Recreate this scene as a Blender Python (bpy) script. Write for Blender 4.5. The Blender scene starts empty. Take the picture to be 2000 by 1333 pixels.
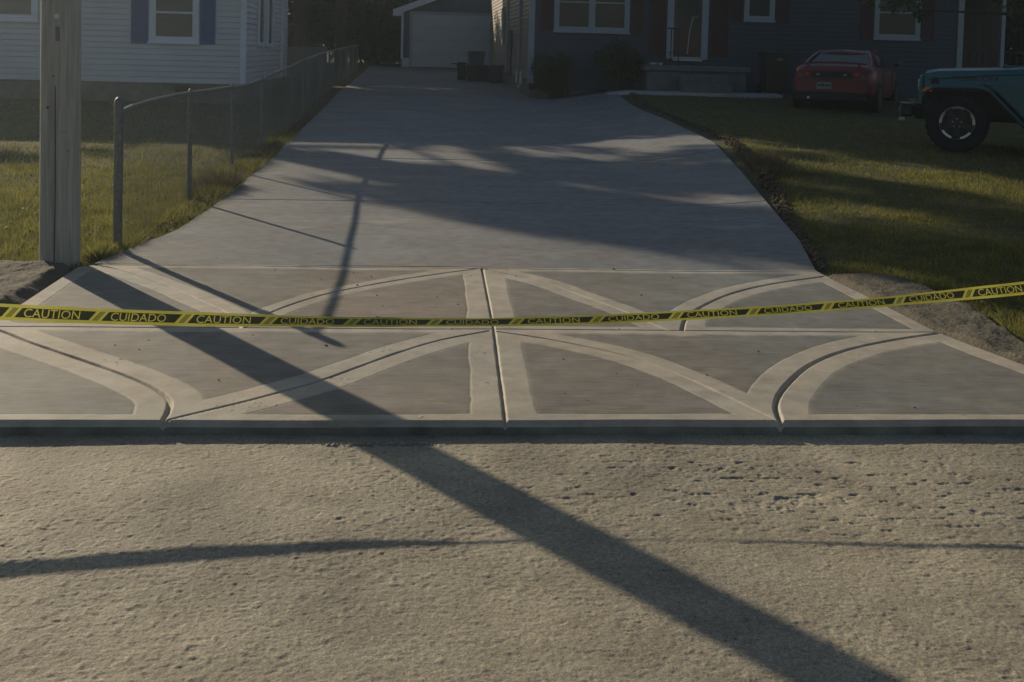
import bpy, math, random
import numpy as np
from mathutils import Vector, Matrix
random.seed(7); rng = np.random.default_rng(7)
SC = bpy.context.scene
# ---------------------------------------------------------------- camera
YAW, PITCH, ROLL, EYE = math.radians(-4.5), math.radians(2.7), 0.026, 1.65
cam = bpy.data.cameras.new('camera'); co = bpy.data.objects.new('camera', cam); SC.collection.objects.link(co)
cam.sensor_width = 36; cam.lens = 36*2150/2000
cam.shift_x = 13/2000; cam.shift_y = -466.5/2000
cam.clip_start = 0.05; cam.clip_end = 3000
co.matrix_world = Matrix.Translation((0, 0, EYE)) @ Matrix.Rotation(YAW, 4, 'Z') @ Matrix.Rotation(math.pi/2-PITCH, 4, 'X') @ Matrix.Rotation(ROLL, 4, 'Z')
SC.camera = co
# ---------------------------------------------------------------- light
SUN_EL = math.radians(19.8); SUN_AZ = math.atan2(-0.579, 0.815)
w = bpy.data.worlds.new('World'); SC.world = w; w.use_nodes = True
nt = w.node_tree; sky = nt.nodes.new('ShaderNodeTexSky'); sky.sky_type = 'NISHITA'
sky.sun_disc = False; sky.sun_elevation = SUN_EL; sky.sun_rotation = SUN_AZ % (2*math.pi)
nt.links.new(sky.outputs[0], nt.nodes['Background'].inputs[0]); nt.nodes['Background'].inputs[1].default_value = 0.055
sl = bpy.data.lights.new('sun', 'SUN'); sl.energy = 4.7; sl.angle = math.radians(0.5); sl.color = (1, 0.83, 0.60)
so = bpy.data.objects.new('sun', sl); SC.collection.objects.link(so)
sd = Vector((math.sin(SUN_AZ)*math.cos(SUN_EL), math.cos(SUN_AZ)*math.cos(SUN_EL), math.sin(SUN_EL)))
so.rotation_euler = sd.to_track_quat('Z', 'Y').to_euler()
SC.view_settings.view_transform = 'Standard'; SC.view_settings.look = 'None'
SC.view_settings.exposure = 0.0; SC.view_settings.gamma = 1.0
SC.cycles.max_bounces = 6; SC.cycles.transparent_max_bounces = 6
# ---------------------------------------------------------------- helpers
GLX = [-400, 4.62, 4.65, 12, 15, 19.7, 24.5, 27, 33, 44, 100, 600]; GLZ = [0, 0, .06, .09, .12, .24, .40, .50, .62, .87, 1.5, 2]
GRX = [-400, 4.62, 4.65, 7.5, 9.5, 12, 15, 22, 23.2, 24.5, 25.5, 27, 44, 100, 600]; GRZ = [0, 0, .06, .10, .18, .30, .40, .54, .60, .74, .77, .79, .90, 1.5, 2]
def gz(y, x=-5.0):
    """ground height: flat by the street, rising to the houses, the right lawn banked a little higher"""
    t = np.clip((np.asarray(x)-2.6)/2.4, 0, 1); t = t*t*(3-2*t)
    return np.interp(y, GLX, GLZ)*(1-t)+np.interp(y, GRX, GRZ)*t
def link(o, parent=None):
    SC.collection.objects.link(o)
    if parent: o.parent = parent
    return o
def tag(o, label=None, cat=None, group=None, kind=None):
    for k, v in (('label', label), ('category', cat), ('group', group), ('kind', kind)):
        if v: o[k] = v
    return o
def empty(name, loc, rz=0):
    o = bpy.data.objects.new(name, None); link(o); o.location = loc; o.rotation_euler = (0, 0, rz); o.empty_display_size = .1; return o
def npmesh(name, V, F, mats, parent=None, mi=None, smooth=False, attrs=None):
    V = np.asarray(V, dtype=np.float32); F = np.asarray(F, dtype=np.int32); k = F.shape[1]
    me = bpy.data.meshes.new(name); me.vertices.add(len(V)); me.vertices.foreach_set('co', V.ravel())
    me.loops.add(F.size); me.loops.foreach_set('vertex_index', F.ravel())
    me.polygons.add(len(F)); me.polygons.foreach_set('loop_start', np.arange(0, F.size, k, dtype=np.int32))
    me.polygons.foreach_set('loop_total', np.full(len(F), k, dtype=np.int32))
    if mi is not None: me.polygons.foreach_set('material_index', np.asarray(mi, dtype=np.int32))
    if smooth: me.polygons.foreach_set('use_smooth', np.ones(len(F), dtype=bool))
    for m in (mats if isinstance(mats, (list, tuple)) else [mats]): me.materials.append(m)
    if attrs:
        for n, a in attrs.items():
            at = me.attributes.new(n, 'FLOAT', 'POINT'); at.data.foreach_set('value', np.asarray(a, dtype=np.float32).ravel())
    me.update(calc_edges=True); me.validate()
    return link(bpy.data.objects.new(name, me), parent)
class MB:
    def __init__(s): s.v = []; s.f = []; s.m = []
    def add(s, vs, fs, mi=0):
        b = len(s.v); s.v += [tuple(p) for p in vs]
        for f in fs: s.f.append(tuple(i+b for i in f)); s.m.append(mi)
        return s
    def box(s, x0, x1, y0, y1, z0, z1, mi=0, bv=0.0):
        if bv <= 0:
            vs = [(x, y, z) for x in (x0, x1) for y in (y0, y1) for z in (z0, z1)]
            return s.add(vs, [(0, 1, 3, 2), (4, 6, 7, 5), (0, 4, 5, 1), (2, 3, 7, 6), (0, 2, 6, 4), (1, 5, 7, 3)], mi)
        b = min(bv, (x1-x0)/2.01, (y1-y0)/2.01, (z1-z0)/2.01); X = (x0, x1); Y = (y0, y1); Z = (z0, z1)
        vs = []; idx = {}
        for i in (0, 1):
            for j in (0, 1):
                for k in (0, 1):
                    sx, sy, sz = (1-2*i)*b, (1-2*j)*b, (1-2*k)*b
                    idx[i, j, k, 0] = len(vs); vs.append((X[i], Y[j]+sy, Z[k]+sz))
                    idx[i, j, k, 1] = len(vs); vs.append((X[i]+sx, Y[j], Z[k]+sz))
                    idx[i, j, k, 2] = len(vs); vs.append((X[i]+sx, Y[j]+sy, Z[k]))
        I = lambda *a: idx[a]
        fs = []
        for i in (0, 1): fs.append((I(i, 0, 0, 0), I(i, 0, 1, 0), I(i, 1, 1, 0), I(i, 1, 0, 0)))
        for j in (0, 1): fs.append((I(0, j, 0, 1), I(0, j, 1, 1), I(1, j, 1, 1), I(1, j, 0, 1)))
        for k in (0, 1): fs.append((I(0, 0, k, 2), I(0, 1, k, 2), I(1, 1, k, 2), I(1, 0, k, 2)))
        for i in (0, 1):
            for j in (0, 1): fs.append((I(i, j, 0, 0), I(i, j, 1, 0), I(i, j, 1, 1), I(i, j, 0, 1)))
            for k in (0, 1): fs.append((I(i, 0, k, 0), I(i, 1, k, 0), I(i, 1, k, 2), I(i, 0, k, 2)))
        for j in (0, 1):
            for k in (0, 1): fs.append((I(0, j, k, 1), I(1, j, k, 1), I(1, j, k, 2), I(0, j, k, 2)))
        for i in (0, 1):
            for j in (0, 1):
                for k in (0, 1): fs.append((I(i, j, k, 0), I(i, j, k, 1), I(i, j, k, 2)))
        return s.add(vs, fs, mi)
    def tube(s, pts, rad, n=8, mi=0, caps=True):
        pts = [Vector(p) for p in pts]; rr = rad if isinstance(rad, (list, tuple)) else [rad]*len(pts)
        vs = []; fs = []; L = len(pts)
        for i, p in enumerate(pts):
            t = (pts[min(i+1, L-1)]-pts[max(i-1, 0)]).normalized()
            a = t.cross(Vector((0, 0, 1)) if abs(t.z) < .9 else Vector((1, 0, 0))).normalized(); b = t.cross(a)
            for k in range(n):
                q = 2*math.pi*k/n; vs.append(p+(a*math.cos(q)+b*math.sin(q))*rr[i])
        for i in range(L-1):
            for k in range(n):
                k2 = (k+1) % n; fs.append((i*n+k, i*n+k2, (i+1)*n+k2, (i+1)*n+k))
        if caps: fs += [tuple(range(n)), tuple(range((L-1)*n, L*n))]
        return s.add(vs, fs, mi)
    def lathe(s, c, axis, prof, n=24, mi=0, caps=True):          # prof: (radius, offset along axis)
        c = Vector(c); t = Vector(axis).normalized()
        a = t.cross(Vector((0, 0, 1)) if abs(t.z) < .9 else Vector((1, 0, 0))).normalized(); b = t.cross(a)
        vs = []; fs = []
        for (r, d) in prof:
            for k in range(n):
                q = 2*math.pi*k/n; vs.append(c+t*d+(a*math.cos(q)+b*math.sin(q))*r)
        for i in range(len(prof)-1):
            for k in range(n):
                k2 = (k+1) % n; fs.append((i*n+k, i*n+k2, (i+1)*n+k2, (i+1)*n+k))
        if caps: fs += [tuple(range(n)), tuple(range((len(prof)-1)*n, len(prof)*n))]
        return s.add(vs, fs, mi)
    def prism(s, poly, a0, a1, axis='y', mi=0):       # poly of 2-D points extruded along axis
        n = len(poly)
        P = (lambda p, d: (p[0], d, p[1])) if axis == 'y' else ((lambda p, d: (d, p[0], p[1])) if axis == 'x' else (lambda p, d: (p[0], p[1], d)))
        vs = [P(p, a0) for p in poly]+[P(p, a1) for p in poly]
        fs = [tuple(range(n)), tuple(range(n, 2*n))]+[(i, (i+1) % n, n+(i+1) % n, n+i) for i in range(n)]
        return s.add(vs, fs, mi)
    def build(s, name, mats, parent=None, smooth=False, bevel=0, subsurf=0):
        me = bpy.data.meshes.new(name); me.from_pydata(s.v, [], s.f)
        for m in (mats if isinstance(mats, (list, tuple)) else [mats]): me.materials.append(m)
        me.polygons.foreach_set('material_index', s.m)
        import bmesh
        bm = bmesh.new(); bm.from_mesh(me); bmesh.ops.recalc_face_normals(bm, faces=bm.faces); bm.to_mesh(me); bm.free()
        if smooth: me.shade_smooth(); me.set_sharp_from_angle(angle=math.radians(40))
        o = link(bpy.data.objects.new(name, me), parent)
        if bevel:
            b = o.modifiers.new('bevel', 'BEVEL'); b.width = bevel; b.segments = 2; b.limit_method = 'ANGLE'
        if subsurf:
            b = o.modifiers.new('sub', 'SUBSURF'); b.levels = subsurf; b.render_levels = subsurf
        return o
# ---------------------------------------------------------------- materials
def mat(name, c1, c2=None, scale=8, rough=.7, bump=None, stretch=(1, 1, 1), metal=0, trans=0, detail=4, spec=None, coat=0, contrast=(.3, .7)):
    m = bpy.data.materials.new(name); m.use_nodes = True; N = m.node_tree.nodes; L = m.node_tree.links
    p = N['Principled BSDF']; p.inputs['Roughness'].default_value = rough; p.inputs['Metallic'].default_value = metal
    if spec is not None: p.inputs['Specular IOR Level'].default_value = spec
    if coat: p.inputs['Coat Weight'].default_value = coat; p.inputs['Coat Roughness'].default_value = .08
    c2 = c2 or tuple(v*.8 for v in c1)
    tc = N.new('ShaderNodeTexCoord'); mp = N.new('ShaderNodeMapping'); mp.inputs['Scale'].default_value = stretch
    L.new(tc.outputs['Object'], mp.inputs[0])
    no = N.new('ShaderNodeTexNoise'); no.inputs['Scale'].default_value = scale; no.inputs['Detail'].default_value = detail
    L.new(mp.outputs[0], no.inputs[0])
    cr = N.new('ShaderNodeValToRGB'); cr.color_ramp.elements[0].position = contrast[0]; cr.color_ramp.elements[1].position = contrast[1]
    cr.color_ramp.elements[0].color = (*c2, 1); cr.color_ramp.elements[1].color = (*c1, 1)
    L.new(no.outputs[0], cr.inputs[0]); L.new(cr.outputs[0], p.inputs['Base Color'])
    if bump:
        n2 = N.new('ShaderNodeTexNoise'); n2.inputs['Scale'].default_value = bump[0]; n2.inputs['Detail'].default_value = 3
        L.new(mp.outputs[0], n2.inputs[0]); bp = N.new('ShaderNodeBump'); bp.inputs['Distance'].default_value = bump[1]
        bp.inputs['Strength'].default_value = 1; L.new(n2.outputs[0], bp.inputs['Height']); L.new(bp.outputs[0], p.inputs['Normal'])
    if trans:
        t = N.new('ShaderNodeBsdfTranslucent'); L.new(cr.outputs[0], t.inputs[0]); mx = N.new('ShaderNodeMixShader')
        mx.inputs[0].default_value = trans; L.new(p.outputs[0], mx.inputs[1]); L.new(t.outputs[0], mx.inputs[2]); L.new(mx.outputs[0], N['Material Output'].inputs[0])
    return m
def node_concrete(name, smooth_col, panel_col, use_attr, broom=1.0):
    """trowelled / broomed concrete: fine streaks across, blotches, specks; 'panel' attribute picks the broomed finish"""
    m = bpy.data.materials.new(name); m.use_nodes = True; N = m.node_tree.nodes; L = m.node_tree.links; p = N['Principled BSDF']
    p.inputs['Roughness'].default_value = .75
    tc = N.new('ShaderNodeTexCoord')
    def noise(sc, st, det=4):
        mp = N.new('ShaderNodeMapping'); mp.inputs['Scale'].default_value = st; L.new(tc.outputs['Object'], mp.inputs[0])
        n = N.new('ShaderNodeTexNoise'); n.inputs['Scale'].default_value = sc; n.inputs['Detail'].default_value = det; L.new(mp.outputs[0], n.inputs[0]); return n.outputs[0]
    def math_(op, a, b):
        n = N.new('ShaderNodeMath'); n.operation = op
        for i, v in enumerate((a, b)):
            if isinstance(v, (int, float)): n.inputs[i].default_value = v
            else: L.new(v, n.inputs[i])
        return n.outputs[0]
    def mix(f, a, b, bt='MIX'):
        n = N.new('ShaderNodeMix'); n.data_type = 'RGBA'; n.blend_type = bt
        for i, v in ((0, f), (6, a), (7, b)):
            if isinstance(v, (int, float)): n.inputs[i].default_value = v
            elif isinstance(v, tuple): n.inputs[i].default_value = (*v, 1)
            else: L.new(v, n.inputs[i])
        return n.outputs[2]
    if use_attr:
        at = N.new('ShaderNodeAttribute'); at.attribute_name = 'panel'; f = at.outputs['Fac']
        a2 = N.new('ShaderNodeAttribute'); a2.attribute_name = 'tint'
        tr = N.new('ShaderNodeMapRange'); tr.inputs['From Min'].default_value = -1; L.new(a2.outputs['Fac'], tr.inputs[0])
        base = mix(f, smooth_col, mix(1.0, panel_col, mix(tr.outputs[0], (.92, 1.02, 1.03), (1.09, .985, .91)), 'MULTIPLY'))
    else: f = 1.0; base = mix(1.0, smooth_col, panel_col)
    streak = noise(1, (5, 260, 3), 5); blot = noise(1.1, (1, 1.7, 1), 6); mott = noise(9, (1, 1, 1), 8); fine = noise(160, (1, 1, 1), 3)
    s1 = math_('MULTIPLY', math_('SUBTRACT', streak, .5), math_('MULTIPLY', math_('ADD', math_('MULTIPLY', f, .8), .2), 1.7*broom))
    s2 = math_('MULTIPLY', math_('SUBTRACT', blot, .5), .7)
    s3 = math_('MULTIPLY', math_('SUBTRACT', mott, .5), .85)
    s4 = math_('MULTIPLY', math_('SUBTRACT', fine, .5), .55)
    k = math_('ADD', math_('ADD', s1, s2), math_('ADD', math_('ADD', s3, s4), 1.0))
    cb = N.new('ShaderNodeCombineColor'); [L.new(k, cb.inputs[i]) for i in range(3)]
    col = mix(1.0, base, cb.outputs[0], 'MULTIPLY')
    hue = N.new('ShaderNodeValToRGB'); hue.color_ramp.elements[0].position = .38; hue.color_ramp.elements[1].position = .62
    hue.color_ramp.elements[0].color = (.95, 1.0, 1.04, 1); hue.color_ramp.elements[1].color = (1.03, 1.0, .96, 1)
    L.new(noise(.75, (1, 1.3, 1), 3), hue.inputs[0]); col = mix(1.0, col, hue.outputs[0], 'MULTIPLY')
    stn = N.new('ShaderNodeValToRGB'); stn.color_ramp.elements[0].position = .60; stn.color_ramp.elements[1].position = .78
    stn.color_ramp.elements[0].color = (0, 0, 0, 1); stn.color_ramp.elements[1].color = (1, 1, 1, 1); L.new(noise(2.3, (1, 1.4, 1), 9), stn.inputs[0])
    col = mix(math_('MULTIPLY', stn.outputs[0], .30), col, (.50, .49, .46))
    sp = N.new('ShaderNodeTexVoronoi'); sp.inputs['Scale'].default_value = 5; L.new(tc.outputs['Object'], sp.inputs[0])
    th = math_('LESS_THAN', sp.outputs['Distance'], .028)
    col = mix(math_('MULTIPLY', th, .7), col, (.08, .07, .06))
    L.new(col, p.inputs['Base Color'])
    h = math_('ADD', math_('MULTIPLY', math_('MULTIPLY', streak, f), 1.0*broom), math_('ADD', math_('MULTIPLY', fine, .25), math_('MULTIPLY', mott, .5)))
    b = N.new('ShaderNodeBump'); b.inputs['Distance'].default_value = .0022; b.inputs['Strength'].default_value = 1
    L.new(h, b.inputs['Height']); L.new(b.outputs[0], p.inputs['Normal'])
    return m
MT = {}
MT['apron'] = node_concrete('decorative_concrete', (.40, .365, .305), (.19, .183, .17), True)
MT['drive'] = node_concrete('broomed_concrete', (.3, .3, .3), (.195, .202, .21), False, .8)
MT['walk'] = node_concrete('walk_concrete', (.3, .3, .3), (.36, .36, .36), False, .4)
def asphalt():
    m = bpy.data.materials.new('worn_chip_seal'); m.use_nodes = True; N = m.node_tree.nodes; L = m.node_tree.links; p = N['Principled BSDF']
    p.inputs['Roughness'].default_value = .8; tc = N.new('ShaderNodeTexCoord')
    n1 = N.new('ShaderNodeTexNoise'); n1.inputs['Scale'].default_value = .9; n1.inputs['Detail'].default_value = 6
    n2 = N.new('ShaderNodeTexNoise'); n2.inputs['Scale'].default_value = 60; n2.inputs['Detail'].default_value = 5
    v = N.new('ShaderNodeTexVoronoi'); v.inputs['Scale'].default_value = 95
    for n in (n1, n2, v): L.new(tc.outputs['Object'], n.inputs[0])
    c1 = N.new('ShaderNodeValToRGB'); e = c1.color_ramp.elements; e[0].position = .32; e[0].color = (.265, .246, .20, 1); e[1].position = .68; e[1].color = (.43, .388, .295, 1)
    L.new(n1.outputs[0], c1.inputs[0])
    c2 = N.new('ShaderNodeValToRGB'); e = c2.color_ramp.elements; e[0].position = .33; e[0].color = (.80, .80, .81, 1); e[1].position = .66; e[1].color = (1.12, 1.12, 1.11, 1)
    L.new(n2.outputs[0], c2.inputs[0])
    c3 = N.new('ShaderNodeValToRGB'); e = c3.color_ramp.elements; e[0].position = 0; e[0].color = (.88, .88, .88, 1); e[1].position = 1; e[1].color = (1.10, 1.09, 1.07, 1)
    L.new(v.outputs['Color'], c3.inputs[0])
    mx = N.new('ShaderNodeMix'); mx.data_type = 'RGBA'; mx.blend_type = 'MULTIPLY'; mx.inputs[0].default_value = 1; L.new(c1.outputs[0], mx.inputs[6]); L.new(c2.outputs[0], mx.inputs[7])
    my = N.new('ShaderNodeMix'); my.data_type = 'RGBA'; my.blend_type = 'MULTIPLY'; my.inputs[0].default_value = 1; L.new(mx.outputs[2], my.inputs[6]); L.new(c3.outputs[0], my.inputs[7])
    n4 = N.new('ShaderNodeTexNoise'); n4.inputs['Scale'].default_value = 210; n4.inputs['Detail'].default_value = 2; L.new(tc.outputs['Object'], n4.inputs[0])
    c4 = N.new('ShaderNodeValToRGB'); e = c4.color_ramp.elements; e[0].position = .36; e[0].color = (.72, .72, .72, 1); e[1].position = .64; e[1].color = (1.22, 1.22, 1.2, 1); L.new(n4.outputs[0], c4.inputs[0])
    v2 = N.new('ShaderNodeTexVoronoi'); v2.inputs['Scale'].default_value = 48; v2.inputs['Randomness'].default_value = 1; L.new(tc.outputs['Object'], v2.inputs[0])
    c5 = N.new('ShaderNodeValToRGB'); e = c5.color_ramp.elements; e[0].position = .13; e[0].color = (.48, .48, .48, 1); e[1].position = .20; e[1].color = (1, 1, 1, 1); L.new(v2.outputs['Distance'], c5.inputs[0])
    v3 = N.new('ShaderNodeTexVoronoi'); v3.inputs['Scale'].default_value = 37; L.new(tc.outputs['Object'], v3.inputs[0])
    c6 = N.new('ShaderNodeValToRGB'); e = c6.color_ramp.elements; e[0].position = .09; e[0].color = (1.5, 1.47, 1.42, 1); e[1].position = .14; e[1].color = (1, 1, 1, 1); L.new(v3.outputs['Distance'], c6.inputs[0])
    n7 = N.new('ShaderNodeTexNoise'); n7.inputs['Scale'].default_value = 3.2; n7.inputs['Detail'].default_value = 9; L.new(tc.outputs['Object'], n7.inputs[0])
    c7 = N.new('ShaderNodeValToRGB'); e = c7.color_ramp.elements; e[0].position = .35; e[0].color = (.78, .77, .76, 1); e[1].position = .6; e[1].color = (1.06, 1.06, 1.05, 1); L.new(n7.outputs[0], c7.inputs[0])
    last = my.outputs[2]
    for cc in (c4, c5, c6, c7):
        mz = N.new('ShaderNodeMix'); mz.data_type = 'RGBA'; mz.blend_type = 'MULTIPLY'; mz.inputs[0].default_value = 1; L.new(last, mz.inputs[6]); L.new(cc.outputs[0], mz.inputs[7]); last = mz.outputs[2]
    L.new(last, p.inputs['Base Color'])
    b = N.new('ShaderNodeBump'); b.inputs['Distance'].default_value = .0014; L.new(n2.outputs[0], b.inputs['Height'])
    b2 = N.new('ShaderNodeBump'); b2.inputs['Distance'].default_value = .0008; L.new(v.outputs['Distance'], b2.inputs['Height']); L.new(b.outputs[0], b2.inputs['Normal']); L.new(b2.outputs[0], p.inputs['Normal'])
    return m
MT['asphalt'] = asphalt()
MT['lawn'] = mat('lawn_soil', (.085, .09, .035), (.05, .05, .025), 9, .95, (60, .02), detail=8)
MT['soil'] = mat('dry_earth', (.16, .12, .08), (.06, .045, .03), 14, .95, (70, .012), detail=8)
MT['patch'] = mat('old_tar_patch', (.125, .112, .085), (.07, .062, .045), 6, .9, (45, .012), detail=8)
MT['grass'] = mat('grass_blades', (.29, .275, .07), (.13, .14, .04), 5, .6, trans=.5, detail=5, spec=.3)
MT['leaf'] = mat('leaves', (.10, .13, .03), (.04, .06, .018), 1.5, .55, trans=.45, spec=.3)
MT['darkleaf'] = mat('dark_leaves', (.05, .085, .03), (.025, .042, .018), 2, .6, trans=.25, spec=.3)
MT['dryleaf'] = mat('dry_weed', (.19, .155, .08), (.09, .08, .04), 9, .8, trans=.3)
MT['bark'] = mat('bark', (.075, .065, .05), (.04, .034, .027), 12, .9, (20, .02), (4, 4, 1))
MT['pole'] = mat('weathered_pole_wood', (.50, .47, .42), (.31, .29, .26), 9, .85, (22, .008), (5, 5, .25), detail=8)
MT['crack'] = mat('split_wood', (.03, .026, .024), None, 9, 1)
MT['galv'] = mat('galvanised_steel', (.20, .205, .21), (.13, .135, .14), 30, .5, metal=.5)
MT['wire'] = mat('chain_link_wire', (.26, .26, .26), (.18, .18, .18), 30, .4, metal=.3)
MT['wsiding'] = mat('pale_vinyl_siding', (.66, .66, .70), (.58, .58, .62), 2, .6)
MT['wtrim'] = mat('pale_trim', (.78, .80, .88), (.7, .72, .8), 5, .5)
MT['bshutter'] = mat('blue_shutter', (.035, .10, .30), (.03, .085, .26), 6, .55)
MT['found'] = mat('foundation_block', (.22, .20, .17), (.15, .14, .12), 5, .9, (30, .01))
MT['roof'] = mat('shingle', (.09, .085, .08), (.05, .05, .05), 12, .9, (30, .02))
MT['glass'] = mat('window_glass', (.05, .056, .05), (.035, .04, .038), 1, .12, spec=.25)
MT['blind'] = mat('blind_behind_glass', (.12, .12, .10), (.09, .09, .08), 2, .3, stretch=(.2, .2, 20))
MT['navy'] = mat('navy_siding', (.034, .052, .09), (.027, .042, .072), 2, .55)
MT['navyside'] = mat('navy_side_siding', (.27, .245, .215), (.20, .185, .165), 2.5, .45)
MT['gwall'] = mat('slate_garage_siding', (.12, .13, .18), (.10, .11, .155), 3, .6)
MT['gdoor'] = mat('garage_door_paint', (.52, .58, .64), (.47, .53, .59), 2, .5)
MT['btrim'] = mat('grey_white_trim', (.36, .40, .44), (.31, .35, .39), 4, .5)
MT['rshutter'] = mat('dark_red_shutter', (.075, .02, .02), (.055, .016, .016), 5, .6)
MT['door'] = mat('brown_red_door', (.10, .035, .02), (.07, .026, .018), 6, .4, stretch=(6, 6, .6))
MT['porch'] = mat('porch_concrete', (.16, .18, .19), (.11, .125, .135), 5, .9, (40, .004))
MT['black'] = mat('black_iron', (.02, .02, .02), (.014, .014, .014), 8, .5)
MT['white'] = mat('white_plastic', (.7, .7, .68), (.6, .6, .58), 8, .5)
MT['greenbin'] = mat('dark_green_plastic', (.022, .04, .034), (.018, .032, .028), 6, .5)
MT['bluebin'] = mat('dark_blue_plastic', (.018, .03, .075), (.014, .024, .06), 6, .5)
MT['brownbin'] = mat('brown_plastic', (.06, .04, .03), (.045, .03, .024), 6, .55)
MT['greyboard'] = mat('grey_board', (.14, .145, .17), (.10, .105, .12), 6, .85, (20, .004), (1, 1, 6))
MT['red'] = mat('red_car_paint', (.17, .013, .017), (.145, .011, .014), 1, .4, coat=.35)
MT['autoglass'] = mat('car_glass', (.02, .03, .035), (.015, .025, .03), 1, .06, spec=.8)
MT['tyre'] = mat('tyre_rubber', (.018, .018, .018), (.012, .012, .012), 30, .85, (40, .004))
MT['blkplastic'] = mat('black_trim_plastic', (.02, .021, .022), (.015, .015, .016), 20, .6)
MT['silver'] = mat('machined_alloy', (.62, .62, .62), (.5, .5, .5), 10, .3, metal=.9)
MT['rimdark'] = mat('dark_wheel_paint', (.03, .03, .03), (.022, .022, .022), 10, .4)
MT['taillens'] = mat('tail_lens', (.16, .012, .012), (.10, .01, .01), 4, .2)
MT['lampred'] = mat('red_lamp', (.65, .03, .03), (.5, .02, .02), 4, .2)
MT['plate'] = mat('licence_plate', (.33, .35, .34), (.2, .21, .2), 30, .5)
MT['teal'] = mat('teal_paint', (.002, .11, .145), (.002, .092, .12), 1, .4, coat=.4)
MT['amber'] = mat('amber_lens', (.95, .25, .06), (.8, .18, .05), 3, .25)
MT['clear'] = mat('lamp_glass', (.35, .36, .36), (.28, .28, .28), 6, .15)
MT['tapey'] = mat('yellow_tape_film', (.80, .76, .18), (.52, .49, .06), 3, .4, trans=.42)
MT['tapek'] = mat('black_tape_ink', (.12, .12, .07), (.10, .10, .06), 3, .5, trans=.35)
MT['mortar'] = mat('spilled_mortar', (.36, .34, .30), (.25, .24, .21), 30, .9, (60, .006))
# ---------------------------------------------------------------- ground, road
def vnoise(X, Y, s, seed):
    r = np.random.default_rng(seed); T = r.random((256, 256)).astype(np.float32)
    u = X*s; v = Y*s; i = np.floor(u).astype(int); j = np.floor(v).astype(int); fu = u-i; fv = v-j
    fu = fu*fu*(3-2*fu); fv = fv*fv*(3-2*fv); i &= 255; j &= 255; i2 = (i+1) & 255; j2 = (j+1) & 255
    return (T[i, j]*(1-fu)+T[i2, j]*fu)*(1-fv)+(T[i, j2]*(1-fu)+T[i2, j2]*fu)*fv
def gridfaces(nx, ny):
    a = (np.arange(nx-1)[:, None]*ny+np.arange(ny-1)[None, :]).ravel()
    return np.stack([a, a+ny, a+ny+1, a+1], 1)
# ground sheet (lawns), reaches the horizon
ys = np.concatenate([[-600, -60, 4.66, 4.70], np.arange(4.74, 30, .22), np.arange(31, 100, 3), [150, 300, 700]])
xs = np.concatenate([[-700, -200, -80, -40], np.arange(-22, 26, .3), [40, 80, 200, 700]])
X, Y = np.meshgrid(xs, ys, indexing='ij')
Z = gz(Y, X)-.035 + (vnoise(X, Y, 1.3, 3)-.5)*.03*(np.abs(X) < 30)
Z = np.where(Y < 4.7, -.06, Z)
tag(npmesh('ground', np.stack([X, Y, Z], -1).reshape(-1, 3), gridfaces(len(xs), len(ys)), MT['lawn'], smooth=True), kind='structure')
# road, real chip relief near the camera
def lip(X, Y):
    """worn surface: broad undulation, rounded aggregate, sparse pits where chips have gone"""
    big = (vnoise(X, Y, 1.2, 11)-.5)*.010+(vnoise(X, Y, 4.5, 18)-.5)*.003
    n = vnoise(X, Y, 24, 12)*.4+vnoise(X*.8, Y*1.2, 52, 13)*.35+vnoise(X, Y, 100, 14)*.25
    coarse = np.clip(1-((X-1.6)/1.7)**2, 0, 1)*np.clip(1-((Y-4.0)/.55)**2, 0, 1)
    pa = vnoise(X*.8, Y*1.15, 74, 15)*.75+vnoise(X, Y, 105, 17)*.25; pb = vnoise(X*.75, Y*1.15, 27, 19)*.75+vnoise(X, Y, 80, 20)*.25
    patchy = .45+1.1*vnoise(X, Y, 1.7, 28)
    knob = np.clip(vnoise(X*.9, Y, 48, 29)-.70, 0, 1)*.008*patchy
    return big+(n-.5)*(.0024+.001*coarse)+knob-np.clip(pa-.60, 0, 1)*.0065*patchy-np.clip(pb-.62, 0, 1)*(.0015+.024*coarse)
rx = np.arange(-2.3, 3.0, .0052); ry = np.arange(2.45, 4.66, .0052)
X, Y = np.meshgrid(rx, ry, indexing='ij')
Z = lip(X, Y)
tag(npmesh('road', np.stack([X, Y, Z], -1).reshape(-1, 3), gridfaces(len(rx), len(ry)), MT['asphalt'], smooth=False), kind='structure')
mb = MB()
for (x0, x1, y0, y1) in ((-90, rx[0], -30, 4.66), (rx[-1], 90, -30, 4.66), (rx[0], rx[-1], -30, ry[0])):
    mb.add([(x0, y0, 0), (x1, y0, 0), (x1, y1, 0), (x0, y1, 0)], [(0, 1, 2, 3)])
tag(mb.build('road_surface', MT['asphalt']), kind='structure')
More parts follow.
